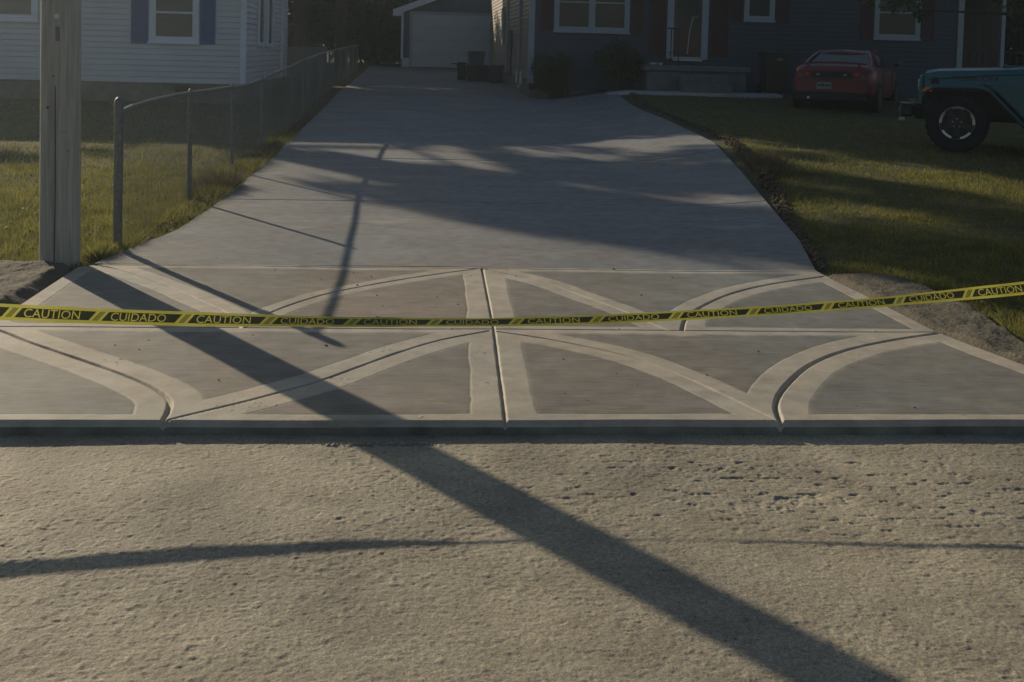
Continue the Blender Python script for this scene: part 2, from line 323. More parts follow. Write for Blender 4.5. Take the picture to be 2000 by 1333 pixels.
# decorative apron + sidewalk: dense grid carrying the real tooled grooves
LE = [(4.64, -2.75), (5.84, -2.45), (6.65, -2.327), (7.78, -2.33), (7.89, -2.19)]
RE = [(4.64, 3.42), (5.575, 3.186), (6.158, 3.053), (7.78, 2.967), (7.89, 2.967)]
def arc(pts, n=40):
    """smooth a measured groove centre line (Catmull-Rom)"""
    P = [np.array(p) for p in pts]; P = [2*P[0]-P[1]]+P+[2*P[-1]-P[-2]]; out = []
    for i in range(1, len(P)-2):
        for t in np.linspace(0, 1, 8, endpoint=False):
            out.append(.5*((2*P[i])+(P[i+1]-P[i-1])*t+(2*P[i-1]-5*P[i]+4*P[i+1]-P[i+2])*t*t+(-P[i-1]+3*P[i]-3*P[i+1]+P[i+2])*t**3))
    out.append(P[-2]); return np.array(out)
GR = {
 'A': (arc([(-3.118, 6.721), (-2.658, 6.433), (-2.233, 6.082), (-1.986, 5.839), (-1.564, 5.464), (-1.338, 5.255), (-1.18, 5.085), (-1.085, 4.941), (-1.05, 4.80), (-1.041, 4.644)]), .013, .020, .145),
 'B': (arc([(-1.033, 4.646), (-.895, 4.77), (-.702, 4.94), (-.449, 5.194), (-.269, 5.427), (-.072, 5.688), (.145, 5.93), (.423, 6.12)]), .0105, .014, .14),
 'C': (np.array([(.483, 7.86), (.453, 6.146), (.402, 4.643)]), .0105, .016, .145),
 'D': (arc([(.446, 6.12), (.764, 5.94), (1.107, 5.646), (1.323, 5.304), (1.444, 5.023), (1.536, 4.80), (1.61, 4.638)]), .009, .011, .125),
 'E': (arc([(1.61, 4.638), (1.665, 4.864), (1.8, 5.13), (2.039, 5.473), (2.344, 5.764), (2.696, 5.978), (3.062, 6.14)]), .015, .022, .15),
 'F': (arc([(-2.243, 7.86), (-2.007, 7.68), (-1.581, 7.187), (-1.275, 6.773), (-1.087, 6.49), (-.964, 6.173)]), .010, .012, .12),
 'G': (arc([(-.935, 6.173), (-.867, 6.47), (-.72, 6.77), (-.522, 7.052), (-.206, 7.369), (.177, 7.669), (.438, 7.841)]), .011, .014, .11),
 'H': (arc([(.511, 7.826), (.844, 7.481), (1.069, 7.069), (1.265, 6.657), (1.427, 6.23), (1.474, 6.159)]), .008, .009, .11),
 'I': (arc([(1.537, 6.159), (1.655, 6.50), (1.906, 6.883), (2.207, 7.219), (2.581, 7.491), (2.955, 7.702)]), .014, .018, .13),
 'S': (np.array([(-4, 6.16), (4, 6.16)]), .0075, .010, .085),
 'T': (np.array([(-4, 7.865), (4, 7.845)]), .007, .009, .08),
}
nx, ny = 1250, 520
yy = 4.64+np.linspace(0, 1, ny)*3.255; ss = np.linspace(0, 1, nx)
Lx = np.interp(yy, [p[0] for p in LE], [p[1] for p in LE]); Rx = np.interp(yy, [p[0] for p in RE], [p[1] for p in RE])
X = Lx[None, :]+ss[:, None]*(Rx-Lx)[None, :]; Y = np.broadcast_to(yy[None, :], X.shape)
wob = (vnoise(X, Y, 3, 21)-.5)*.016+(vnoise(X, Y, 14, 22)-.5)*.006
def dist(Px, Py, pl):
    d = np.full(Px.shape, 9., dtype=np.float32)
    for a, b in zip(pl[:-1], pl[1:]):
        ab = b-a; t = np.clip(((Px-a[0])*ab[0]+(Py-a[1])*ab[1])/(ab@ab), 0, 1)
        d = np.minimum(d, np.hypot(Px-a[0]-t*ab[0], Py-a[1]-t*ab[1]))
    return d
depth = np.zeros(X.shape, np.float32); band = np.full(X.shape, 9., np.float32)
jit = (vnoise(X, Y, 9, 23)-.5)*.010+(vnoise(X, Y, 40, 24)-.5)*.004
for pl, hw, dp, bw in GR.values():
    d = dist(X, Y, pl)
    r = np.abs(d+jit*.35)
    depth = np.maximum(depth, dp*np.clip(1.25*(1-(r/hw)), 0, 1))
    band = np.minimum(band, d-bw)
edge = np.minimum(X-Lx[None, :], Rx[None, :]-X)-np.where(Y > 6.16, .11, .13)
front = Y-4.64-.095
band = np.minimum(np.minimum(band, edge), front)+wob
panel = np.clip(band/.006+.5, 0, 1)
lipz = -.006*np.clip(1-(Y-4.64)/.02, 0, 1)**2
Z = gz(Y, X)+lipz-depth-panel*.0022+np.where(np.abs(band) < .006, -.0012, 0)+(vnoise(X, Y, 2, 25)-.5)*.006
crumb = np.clip(vnoise(X, Y, 70, 26)-.86, 0, 1)*.03*(np.clip(vnoise(X, Y, 6, 27)-.62, 0, 1)*4)
Z = Z+crumb*(1-panel)
V = np.stack([X, Y, Z], -1).reshape(-1, 3); F = gridfaces(nx, ny)
# skirt (front kerb face and the flared edges)
def skirt(idx, drop, V, F, pan):
    n = len(idx); b = len(V); up = V[idx].copy(); low = up.copy(); low[:, 2] -= drop; V = np.vstack([V, up, low]); k = np.arange(n-1)
    q = np.stack([b+k, b+k+1, b+n+k+1, b+n+k], 1); return V, np.vstack([F, q]), np.concatenate([pan, np.zeros(2*n)])
pan = panel.ravel()
V, F, pan = skirt(np.arange(nx)*ny, .10, V, F, pan); pan[-2*nx:] = 1.0  # front kerb face takes the darker panel tone: its shade is put into the colour
V, F, pan = skirt(np.arange(ny), .10, V, F, pan)
V, F, pan = skirt((nx-1)*ny+np.arange(ny), .10, V, F, pan)
V, F, pan = skirt(np.arange(nx)*ny+ny-1, .10, V, F, pan)
tt_ = np.zeros(X.shape); tt_[(Y > 6.2) & (X > -.75) & (X < .42)] = 1.0; tt_[(Y < 6.1) & (X > -1.0) & (X < .42)] = .45; tt_[(Y < 6.1) & (X > .45) & (X < 1.62) & (Y < 5.5)] = .5
tt_[(Y > 6.2) & (X > 1.55)] = -.7; tt_[(Y < 6.1) & (X > 1.7)] = -.35; tt_[(Y < 6.1) & (X < -1.05) & (Y < 5.3)] = -.6
tint = np.concatenate([tt_.ravel(), np.zeros(len(V)-X.size)])
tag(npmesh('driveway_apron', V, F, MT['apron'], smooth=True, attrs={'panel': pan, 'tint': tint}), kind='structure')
# street kerb outside the flares
mb = MB(); mb.box(-60, -2.76, 4.64, 4.80, -.05, .065, bv=.012); mb.box(3.43, 60, 4.64, 4.80, -.05, .065, bv=.012)
tag(mb.build('kerb', MT['walk']), kind='structure')
# driveway slab with tooled cross joints
DL = [(7.9, -2.26), (8.1, -2.25), (8.51, -2.136), (9.31, -1.965), (11.1, -1.93), (16.8, -1.96), (43.9, -1.96)]
DR = [(7.9, 2.967), (9.106, 3.259), (10.942, 3.579), (12.98, 3.916), (15.847, 4.342), (19.636, 4.468), (25.104, 4.496), (25.4, 4.72), (25.9, 3.4), (26.4, 2.86), (27, 2.68), (43.9, 2.68)]
rows = []
joints = [11.08, 15.0, 19.0, 23.0, 27.1, 31, 35, 39.5]
y = 7.905
while y < 43.9:
    if not any(abs(y-j) < .02 for j in joints): rows.append((y, 0))
    y += .12 if y < 20 else .3
for j in joints: rows += [(j-.006, 0), (j, -.009), (j+.006, 0)]
rows = sorted(rows)+[(43.9, 0)]
yy = np.array([r[0] for r in rows]); dz = np.array([r[1] for r in rows]); ns = 60
Lx = np.interp(yy, [p[0] for p in DL], [p[1] for p in DL]); Rx = np.interp(yy, [p[0] for p in DR], [p[1] for p in DR])
Lx = Lx+(vnoise(yy, yy*0, 3, 31)-.5)*.03
s_ = np.linspace(0, 1, ns)
X = Lx[None, :]+s_[:, None]*(Rx-Lx)[None, :]; Y = np.broadcast_to(yy[None, :], X.shape)
Z = gz(Y, X)+.012+dz[None, :]+(vnoise(X, Y, .7, 32)-.5)*.008-.012*np.clip(1-(Y-7.9)/1.0, 0, 1)
V = np.stack([X, Y, Z], -1).reshape(-1, 3); F = gridfaces(ns, len(yy)); n0 = len(yy); pan = np.zeros(len(V))
V, F, pan = skirt(np.arange(n0), .12, V, F, pan); V, F, pan = skirt((ns-1)*n0+np.arange(n0), .12, V, F, pan); V, F, pan = skirt(np.arange(ns)*n0, .12, V, F, pan)
tag(npmesh('driveway', V, F, MT['drive'], smooth=True), kind='structure')
xp = np.linspace(4.3, 8.35, 30); yp = np.array([24.74, 24.76, 25.36, 25.38]); X, Y = np.meshgrid(xp, yp, indexing='ij')
Z = gz(Y, X)+np.where((Y < 24.75) | (Y > 25.37), -.1, .035)
tag(npmesh('front_path', np.stack([X, Y, Z], -1).reshape(-1, 3), gridfaces(30, 4), MT['walk']), kind='structure')
# old tar/earth patches beside the apron
def mound(name, poly_c, mat_, h, seed, sub=.03):
    """poly_c: list of (y, xl, xr)"""
    ys_ = np.arange(poly_c[0][0], poly_c[-1][0], sub); yv = [p[0] for p in poly_c]
    l = np.interp(ys_, yv, [p[1] for p in poly_c]); r = np.interp(ys_, yv, [p[2] for p in poly_c])
    n = 40; s = np.linspace(0, 1, n); X = l[None, :]+s[:, None]*(r-l)[None, :]; Y = np.broadcast_to(ys_[None, :], X.shape)
    e = np.minimum(np.minimum(s, 1-s)[:, None]*8, 1)*np.minimum(1, np.minimum(ys_-ys_[0], ys_[-1]-ys_)/.12)[None, :]
    Z = gz(Y, X)-.03+e*(h+(vnoise(X, Y, 7, seed)-.5)*.022+(vnoise(X, Y, 24, seed+1)-.5)*.010+(vnoise(X, Y, 60, seed+2)-.5)*.008)
    return npmesh(name, np.stack([X, Y, Z], -1).reshape(-1, 3), gridfaces(n, len(ys_)), mat_, smooth=False)
tag(mound('earth_patch', [(5.7, -3.6, -2.52), (6.65, -3.2, -2.34), (7.5, -3.0, -2.35), (7.9, -2.9, -2.37)], MT['patch'], .065, 41), kind='structure')
tag(mound('earth_patch', [(5.0, 3.4, 3.6), (5.6, 3.2, 3.42), (6.16, 3.07, 3.52), (6.8, 3.0, 3.62), (7.6, 2.98, 3.56), (7.85, 2.98, 3.2)], MT['patch'], .05, 45), kind='structure')
# ---------------------------------------------------------------- loose soil strips along the slab edges
def clods(name, rowsc, n, smin, smax, mat_, seed):
    r = np.random.default_rng(seed); Vs = []; Fs = []
    base = np.array([(1, 0, 0), (-1, 0, 0), (0, 1, 0), (0, -1, 0), (0, 0, 1), (0, 0, -1)], float)
    fc = [(0, 2, 4), (2, 1, 4), (1, 3, 4), (3, 0, 4), (2, 0, 5), (1, 2, 5), (3, 1, 5), (0, 3, 5)]
    yv = [p[0] for p in rowsc]
    for k in range(n):
        yb = r.uniform(yv[0], yv[-1]); xl = np.interp(yb, yv, [p[1] for p in rowsc]); xr = np.interp(yb, yv, [p[2] for p in rowsc]); hh = np.interp(yb, yv, [p[3] for p in rowsc])
        s = r.uniform(smin, smax)*(1 if r.random() < .8 else 1.7); t = r.beta(2, 2)
        p = np.array([xl+(xr-xl)*t, yb, float(gz(yb, xl+(xr-xl)*t))+r.random()*hh*math.sin(math.pi*t)])
        M = base*r.uniform(.6, 1.3, (6, 1))*s; a = r.uniform(0, 6.3); R = np.array([[math.cos(a), -math.sin(a), 0], [math.sin(a), math.cos(a), 0], [0, 0, 1]])
        b = len(Vs); Vs += list(M@R.T*[1, 1, .7]+p); Fs += [(i+b, j+b, l+b) for i, j, l in fc]
    return npmesh(name, Vs, Fs, mat_)
tag(clods('loose_soil', [(8.6, -2.27, -2.17, .0), (9.4, -2.2, -2.01, .02), (10.7, -2.2, -1.97, .03), (11.6, -2.2, -1.97, .07), (13, -2.22, -1.97, .03), (14.6, -2.25, -1.99, .10), (16.5, -2.2, -1.99, .05), (22, -2.2, -2.0, .02)], 2600, .006, .022, MT['soil'], 5), kind='stuff')
tag(clods('loose_soil', [(8.0, 3.04, 3.10, .0), (10, 3.42, 3.56, .02), (11.5, 3.74, 3.95, .03), (13, 4.02, 4.30, .07), (14.5, 4.28, 4.55, .07), (16.5, 4.58, 4.78, .02), (20, 4.70, 4.82, .02), (25, 4.72, 4.95, .01)], 2200, .006, .024, MT['soil'], 6), kind='stuff')
tag(clods('dirt_crumbs', [(4.8, -2, 3, .0), (7.8, -2.0, 2.8, .0), (10.8, -1.8, 3.4, .0)], 90, .003, .009, MT['soil'], 8), kind='stuff')
tag(clods('dirt_crumbs', [(9.3, -1.93, -1.75, .0), (13, -1.92, -1.75, .0)], 60, .005, .014, MT['soil'], 9), kind='stuff')
o = clods('mortar_crumbs', [(4.50, -.45, .15, .006), (4.54, -.45, .15, .006)], 160, .003, .009, MT['mortar'], 10); tag(o, kind='stuff')
# ---------------------------------------------------------------- grass
def blades(name, regions, mat_, hmin, hmax, wd, seed, lean=.5):
    r = np.random.default_rng(seed); P = []
    for (n, fx, y0, y1, p) in regions:
        yb = y0+(y1-y0)*r.random(n)**p; xl, xr = fx(yb); P.append(np.stack([xl+(xr-xl)*r.random(n), yb], 1))
    P = np.vstack(P); n = len(P)
    h = r.uniform(hmin, hmax, n)*(.6+.8*vnoise(P[:, 0], P[:, 1], 1.5, seed)); a = r.uniform(0, 6.283, n); wv = wd*(.6+.8*r.random(n))*(1+P[:, 1]/25)
    z = gz(P[:, 1], P[:, 0])-.045+(vnoise(P[:, 0], P[:, 1], 1.3, 3)-.5)*.03; la = r.uniform(0, 6.283, n); ll = h*r.random(n)*lean*1.6
    A = np.stack([P[:, 0]-wv*np.cos(a), P[:, 1]-wv*np.sin(a), z], 1); B = np.stack([P[:, 0]+wv*np.cos(a), P[:, 1]+wv*np.sin(a), z], 1)
    C = np.stack([P[:, 0]+ll*np.cos(la), P[:, 1]+ll*np.sin(la), z+h], 1)
    V = np.stack([A, B, C], 1).reshape(-1, 3); F = np.arange(3*n).reshape(-1, 3)
    return npmesh(name, V, F, mat_)
lf = lambda y: (-.45*y-1.0, np.interp(y, [7.8, 8.1, 8.51, 9.31, 11, 30], [-2.36, -2.28, -2.2, -2.03, -2.0, -2.0]))
rt = lambda y: (np.interp(y, [4.7, 5.6, 6.16, 6.8, 7.6, 7.9, 9.2, 11.2, 13.5, 16.6, 20, 25], [3.7, 3.44, 3.54, 3.64, 3.5, 3.06, 3.34, 3.74, 4.16, 4.62, 4.74, 4.78]), .62*y+1.0)
tag(blades('grass', [(62000, lf, 7.75, 14, 1.0), (30000, lf, 14, 26, 1.0)], MT['grass'], .03, .075, .0032, 51), 'short lawn grass beside the white house', 'grass', kind='stuff')
tag(blades('grass', [(90000, rt, 4.9, 13, 1.0), (60000, rt, 13, 26.3, 1.0)], MT['grass'], .025, .052, .0034, 52), 'short lawn grass in front of the navy house', 'grass', kind='stuff')
ed = lambda y: (y*0-2.36, np.interp(y, [8, 8.51, 9.31, 11, 20], [-2.27, -2.16, -1.98, -1.95, -1.97]))
tag(blades('weeds', [(18000, ed, 8.1, 18, 1.2)], MT['grass'], .05, .13, .004, 53, .9), kind='stuff')
tag(blades('dry_weeds', [(3200, lambda y: (y*0-2.3, y*0-1.98), 11.2, 12.3, 1.0), (2600, lambda y: (y*0-2.3, y*0-2.0), 13.6, 15.8, 1.0), (900, lambda y: (y*.16+2.0, y*.16+2.4), 12.6, 14, 1.0)], MT['dryleaf'], .06, .20, .006, 54, 1.0), kind='stuff')
def litter(name, n, fx, y0, y1, seed):
    r = np.random.default_rng(seed); yb = y0+(y1-y0)*r.random(n); xl, xr = fx(yb); xb = xl+(xr-xl)*r.random(n)
    C = np.stack([xb, yb, gz(yb, xb)+.005+.02*r.random(n)], 1); a = r.uniform(0, 6.28, n); sz = r.uniform(.012, .03, n)
    u = np.stack([np.cos(a), np.sin(a), r.uniform(-.4, .4, n)], 1)*sz[:, None]; v = np.stack([-np.sin(a), np.cos(a), r.uniform(-.4, .4, n)], 1)*sz[:, None]*.6
    return npmesh(name, np.stack([C-u, C+v, C+u, C-v], 1).reshape(-1, 3), np.arange(4*n).reshape(-1, 4), MT['dryleaf'])
tag(litter('fallen_leaves', 500, lf, 8, 20, 57), kind='stuff'); tag(litter('fallen_leaves', 600, rt, 6, 24, 58), kind='stuff')
tuft = lambda y: lf(y)
tag(blades('tall_grass_tufts', [(7000, lf, 7.75, 16, 1.0), (2500, rt, 5, 18, 1.0)], MT['grass'], .06, .12, .004, 59, .9), kind='stuff')
# ---------------------------------------------------------------- foliage tools
def leafcloud(name, blobs, per, size, mat_, parent, seed, mats_mix=None):
    """blobs: (x, y, z, rx, ry, rz)"""
    r = np.random.default_rng(seed); C = []
    for b in blobs:
        n = int(per*b[3]*b[5]); d = r.normal(size=(n, 3)); d /= np.linalg.norm(d, axis=1)[:, None]; d *= (r.random((n, 1))**.6)*1.22
        C.append(np.array(b[:3])+d*np.array(b[3:6]))
    C = np.vstack(C); n = len(C); u = r.normal(size=(n, 3)); u /= np.linalg.norm(u, axis=1)[:, None]
    t = r.normal(size=(n, 3)); v = np.cross(u, t); v /= np.linalg.norm(v, axis=1)[:, None]
    s = size*(.6+.8*r.random((n, 1)))
    V = np.stack([C-u*s, C+v*s*.45, C+u*s, C-v*s*.45], 1).reshape(-1, 3)
    return npmesh(name, V, np.arange(4*n).reshape(-1, 4), mat_, parent)
def tree(label, x, y, h, r0, blobs, per, size, mt, seed, lean=(0, 0)):
    z0 = float(gz(y, x)); t = empty('tree', (x, y, z0)); tag(t, label, 'tree', 'trees behind the houses' if y > 25 else None)
    mb = MB(); mb.tube([(0, 0, -.2), (lean[0]*.3, lean[1]*.3, h*.35), (lean[0]*.7, lean[1]*.7, h*.65), (lean[0], lean[1], h)], [r0*1.3, r0, r0*.75, r0*.35], 10)
    rr = random.Random(seed)
    for b in blobs[::max(1, len(blobs)//10)]:
        hb = h*rr.uniform(.35, .8); mb.tube([(lean[0]*hb/h, lean[1]*hb/h, hb), ((b[0]-x)*.5, (b[1]-y)*.5, (hb+b[2]-z0)*.52), (b[0]-x, b[1]-y, b[2]-z0)], [r0*.4, r0*.25, r0*.08], 6)
    mb.build('trunk', MT['bark'], t, smooth=True)
    leafcloud('crown', [(b[0]-x, b[1]-y, b[2]-z0, *b[3:]) for b in blobs], per, size, mt, t, seed)
    return t
def ca(c, a): return (.815*c-.579*a, .579*c+.815*a)
def sunblobs(specs, a_t, seed, spread=1.0):
    """crown lumps placed by the strip of lawn they shade: (c0, c1, a0, a1, n, r)"""
    r = random.Random(seed); out = []
    for c0, c1, a0, a1, n, rad in specs:
        for k in range(n):
            c = r.uniform(c0, c1); a = r.uniform(a0, a1); at_ = a_t+r.uniform(-spread, spread); x, y = ca(c, at_); z = .15+(at_-a)*.36
            q = rad*r.uniform(.7, 1.2); out.append((x, y, z, q, q, q*.75))
    return out
# tree casting the long shade over the driveway
x, y = ca(7.2, 36)
tree('tall leafy tree rising behind the white house', x, y, 14, .3, sunblobs([(6.5, 7.5, 6.6, 9.6, 15, .62), (7.5, 8.3, 5.6, 11, 20, .64), (7.2, 8.4, 11, 17, 9, .34), (7.8, 8.7, 3.6, 7.5, 14, .55), (9.3, 10.3, 8.0, 12, 15, .45), (9.2, 10.3, 12, 17, 9, .34), (6.1, 7.2, 10, 17, 5, .3), (9.7, 11.3, 7, 11.5, 16, .46), (10.4, 11.4, 12.5, 17, 12, .36), (11.0, 12.6, 8, 12, 10, .32), (9.6, 12.8, 2.5, 7, 16, .34), (8.8, 10.7, 1.8, 4.6, 16, .46), (4.0, 5.4, 14.2, 15.8, 7, .28), (8.5, 9.3, 10, 11.5, 3, .3)], 36, 61), 430, .17, MT['leaf'], 61)
for k, (c, a, a0, cr) in enumerate([(15.3, 34, 2, 1.6), (17.6, 37, 2, 2.0), (20.4, 36.5, 0, 1.8), (21.9, 36, 2, .95)]):
    x, y = ca(c, a)
    tree(['leafy tree behind the white house roof', 'broad tree standing behind the white house', 'tree with low leafy branches left of the gap', 'tree with a bare trunk in the gap left of the garage'][k], x, y, 13, .19,
         sunblobs([(c-cr+.3, c+cr, a0, 16, 34, 1.15), (c-cr+.3, c+cr, 12, 22, 16, 1.0)], a, 70+k, 1.5), 250, .26, MT['leaf'], 70+k)
# dark wood closing the view between the houses
for k, (x, y, rr_) in enumerate([(-9.2, 46, 2.4), (-6.0, 48.5, 2.3), (-3.0, 50, 2.2), (-.6, 49.5, 2.0), (-12.6, 44, 2.6)]):
    z0 = float(gz(y)); R_ = random.Random(90+k)
    bl = [(x+R_.uniform(-rr_, rr_)*.8, y+R_.uniform(-1, 1), z0+R_.uniform(.5, 6 if k not in (2, 3) else 3.0), 1.3, 1.0, 1.1 if k not in (2, 3) else .8) for _ in range(22)]
    tree(['dense dark evergreen second from the left behind the gap', 'dense dark evergreen at the middle of the gap', 'dense dark evergreen behind the bare trunk', 'dense dark evergreen nearest the garage', 'dense dark evergreen hidden by the white house'][k], x, y, 6.5 if k not in (2, 3) else 3.5, .11, bl, 420, .17, MT['darkleaf'], 90+k)
for k, (x, y) in enumerate([(20.5, 40), (24, 37.5), (17.2, 42)]):
    R_ = random.Random(190+k); z0 = float(gz(y, x))
    bl = [(x+R_.uniform(-1.8, 1.8), y+R_.uniform(-1, 1), z0+R_.uniform(.5, 5), 1.3, 1.0, 1.1) for _ in range(40)]
    tree(['dense evergreen seen through the carport', 'dense evergreen past the right side of the carport', 'dense evergreen behind the far back corner of the navy house'][k], x, y, 6.5, .16, bl, 420, .17, MT['darkleaf'], 190+k)
# tree at right with branches in front of the far window
bl = [(11.6, 19.6, 4.6, 1.3, 1.2, .8), (10.4, 19.8, 3.55, .8, .8, .55), (9.4, 20.0, 3.25, .75, .6, .45), (8.3, 20.2, 3.15, .7, .5, .4), (10.9, 19.4, 2.95, .6, .6, .42), (12.0, 19.2, 3.2, .9, .8, .6), (9.0, 19.9, 2.75, .22, .25, .28), (9.25, 19.9, 2.6, .18, .2, .24), (8.7, 20, 2.72, .25, .2, .2), (11.3, 19.3, 2.6, .3, .3, .25), (12.9, 19, 5, 1.5, 1.4, 1), (13.4, 18.8, 3.6, 1.2, 1, .8), (7.4, 20.3, 3.05, .4, .3, .22)]
tree('tree whose low twigs hang in front of the right window', 13.8, 19.0, 5, .17, bl, 900, .07, MT['leaf'], 97)
# shrubs
def shrub(label, x, y, rx_, h, seed, mt='darkleaf'):
    z0 = float(gz(y, x)); s = empty('shrub', (x, y, z0)); tag(s, label, 'shrub')
    R_ = random.Random(seed); bl = []
    for _ in range(16):
        q = R_.uniform(.16, .3); bl.append((R_.uniform(-1, 1)*(rx_-q*.6), R_.uniform(-.3, .3), R_.uniform(q*.7, h-q*.7), q, q, q))
    leafcloud('foliage', bl, 9000, .035, MT[mt], s, seed)
    mb = MB()
    for k in range(5): mb.tube([(0, 0, -.1), (R_.uniform(-.2, .2), R_.uniform(-.1, .1), h*.4), (R_.uniform(-.7, .7)*rx_, R_.uniform(-.2, .2), h*.8)], [.02, .015, .006], 5)
    mb.build('stems', MT['bark'], s)
shrub('dark clipped shrub at the left corner of the navy house', 3.2, 26.35, .5, 1.05, 101)
shrub('larger dark shrub beside the left end of the porch', 4.72, 26.1, .6, 1.17, 102)
# ---------------------------------------------------------------- houses
def lap_wall(name, p0, p1, z0, z1, out, mat_, parent, exp=.11, thick=.017, gable=None):
    """lapped siding between plan points p0 and p1; out = outward normal; gable = (z_eave, z_ridge)"""
    mb = MB(); p0 = Vector((*p0, 0)); p1 = Vector((*p1, 0)); o = Vector((*out, 0)); z = z0; top = gable[1] if gable else z1
    while z < top-1e-6:
        zt = min(z+exp, top)
        def ends(zz):
            if gable and zz > gable[0]:
                f = (zz-gable[0])/(gable[1]-gable[0])*.5; return p0.lerp(p1, f), p0.lerp(p1, 1-f)
            return p0, p1
        a, b = ends(z); c, d = ends(zt); Zb = Vector((0, 0, z)); Zt = Vector((0, 0, zt))
        gp = Vector((0, 0, min(.013, (zt-z)*.3))); mb.add([a+o*thick+Zb+gp, b+o*thick+Zb+gp, d+o*.004+Zt, c+o*.004+Zt, a-o*.012+Zb+gp, b-o*.012+Zb+gp, a-o*.012+Zb, b-o*.012+Zb, a+o*.004+Zb, b+o*.004+Zb], [(0, 1, 2, 3), (4, 5, 1, 0), (6, 7, 5, 4), (8, 9, 7, 6)])
        z = zt
    if gable:
        m = (p0+p1)/2; mb.add([p0-o*.02+Vector((0, 0, z0)), p1-o*.02+Vector((0, 0, z0)), p1-o*.02+Vector((0, 0, gable[0])), m-o*.02+Vector((0, 0, gable[1])), p0-o*.02+Vector((0, 0, gable[0]))], [(0, 1, 2, 3, 4)])
    else: mb.add([p0-o*.02+Vector((0, 0, z0)), p1-o*.02+Vector((0, 0, z0)), p1-o*.02+Vector((0, 0, z1)), p0-o*.02+Vector((0, 0, z1))], [(0, 1, 2, 3)])
    return mb.build(name, mat_, parent)
def window(parent, x0, x1, z0, z1, y, trim, fw=.085, split=None, sash=None, glass=None):
    """front-facing window (normal -y)"""
    f = MB(); f.box(x0, x1, y-.05, y-.016, z0, z0+fw, bv=.004); f.box(x0, x1, y-.05, y-.016, z1-fw, z1, bv=.004)
    f.box(x0, x0+fw, y-.048, y-.016, z0+fw, z1-fw, bv=.004); f.box(x1-fw, x1, y-.048, y-.016, z0+fw, z1-fw, bv=.004)
    f.box(x0-.02, x1+.02, y-.075, y-.05, z0-.02, z0+.03, bv=.004)
    if split: f.box(split-fw*.5, split+fw*.5, y-.046, y-.016, z0+fw, z1-fw, bv=.004)
    wo = f.build('window', trim, parent)
    mu = MB(); ww = [(x0+fw, x1-fw)] if not split else [(x0+fw, split-fw*.5), (split+fw*.5, x1-fw)]
    for a, b in ww:
        for (u0, u1, v0, v1) in ((a, a+.03, z0+fw, z1-fw), (b-.03, b, z0+fw, z1-fw), (a+.03, b-.03, z0+fw, z0+fw+.035)): mu.box(u0, u1, y-.040, y-.02, v0, v1)
        if sash: mu.box(a+.03, b-.03, y-.038, y-.02, sash-.018, sash+.018)
    mu.build('sash', trim, wo)
    g = MB()
    for a, b in ww: g.box(a+.03, b-.03, y-.024, y-.0155, z0+fw+.035, z1-fw)
    g.build('pane', glass or MT['glass'], wo)
    return wo
def shutter(parent, x0, x1, z0, z1, y, m):
    s = MB(); fr = .05
    s.box(x0, x1, y-.035, y-.016, z0, z0+fr); s.box(x0, x1, y-.035, y-.016, z1-fr, z1); s.box(x0, x0+fr, y-.035, y-.016, z0+fr, z1-fr); s.box(x1-fr, x1, y-.035, y-.016, z0+fr, z1-fr)
    z = z0+fr
    while z < z1-fr-.02: s.prism([(y-.032, z), (y-.018, z+.004), (y-.018, z+.034), ], x0+fr, x1-fr, 'x'); z += .036
    s.build('shutter', m, parent)
def gable_roof(name, x0, x1, y0, y1, ze, zr, mat_, parent, along='x', ov=.4, th=.12):
    mb = MB()
    if along == 'x':
        ym = (y0+y1)/2; k = (zr-ze)/(ym-y0); za = ze-k*ov
        poly = [(y0-ov, za), (ym, zr), (y1+ov, za), (y1+ov, za+th), (ym, zr+th), (y0-ov, za+th)]; mb.prism(poly, x0-ov, x1+ov, 'x')
    else:
        xm = (x0+x1)/2; k = (zr-ze)/(xm-x0); za = ze-k*ov
        poly = [(x0-ov, za), (xm, zr), (x1+ov, za), (x1+ov, za+th), (xm, zr+th), (x0-ov, za+th)]; mb.prism(poly, y0-ov, y1+ov, 'y')
    return mb.build(name, mat_, parent)
# --- white house, left
H = empty('house', (-8.3, 24.5, .6)); tag(H, 'pale grey sided house with blue shutters behind the utility pole', 'house')
Hm = Matrix.Translation((8.3, -24.5, -.6))
def local(root, offset):
    """shift geometry of all children built in world coordinates into the root's frame"""
    for o in SC.objects:
        if o.parent is root and o.name not in offset.get('skip', ()): pass
class WorldChild:
    pass
def rebase(root):
    inv = root.matrix_basis.inverted()
    def go(o):
        if o.type == 'MESH': o.data.transform(inv)
        for c in list(o.children): go(c)
    for c in list(root.children): go(c)
lap_wall('wall', (-13.3, 21), (-3.28, 21), .87, 3.0, (0, -1), MT['wsiding'], H, .105)
lap_wall('wall', (-3.28, 21), (-3.28, 27.6), .87, 3.0, (1, 0), MT['wsiding'], H, .105, gable=(3.0, 4.0))
lap_wall('wall', (-13.3, 27.6), (-3.28, 27.6), .87, 3.0, (0, 1), MT['wsiding'], H, .2)
lap_wall('wall', (-13.3, 21), (-13.3, 27.6), .87, 3.0, (-1, 0), MT['wsiding'], H, .2, gable=(3.0, 4.0))
mb = MB(); mb.box(-13.28, -3.30, 21.03, 27.57, .2, .872); mb.build('foundation', MT['found'], H)
mb = MB(); mb.box(-4.55, -4.29, 20.99, 21.03, .70, .83); [mb.box(-4.54, -4.30, 20.975, 20.99, .715+i*.03, .725+i*.03) for i in range(4)]; mb.build('vent', MT['black'], H)
mb = MB(); mb.box(-3.36, -3.255, 20.955, 21.06, .86, 2.98, bv=.005); mb.build('corner_trim', MT['wtrim'], H)
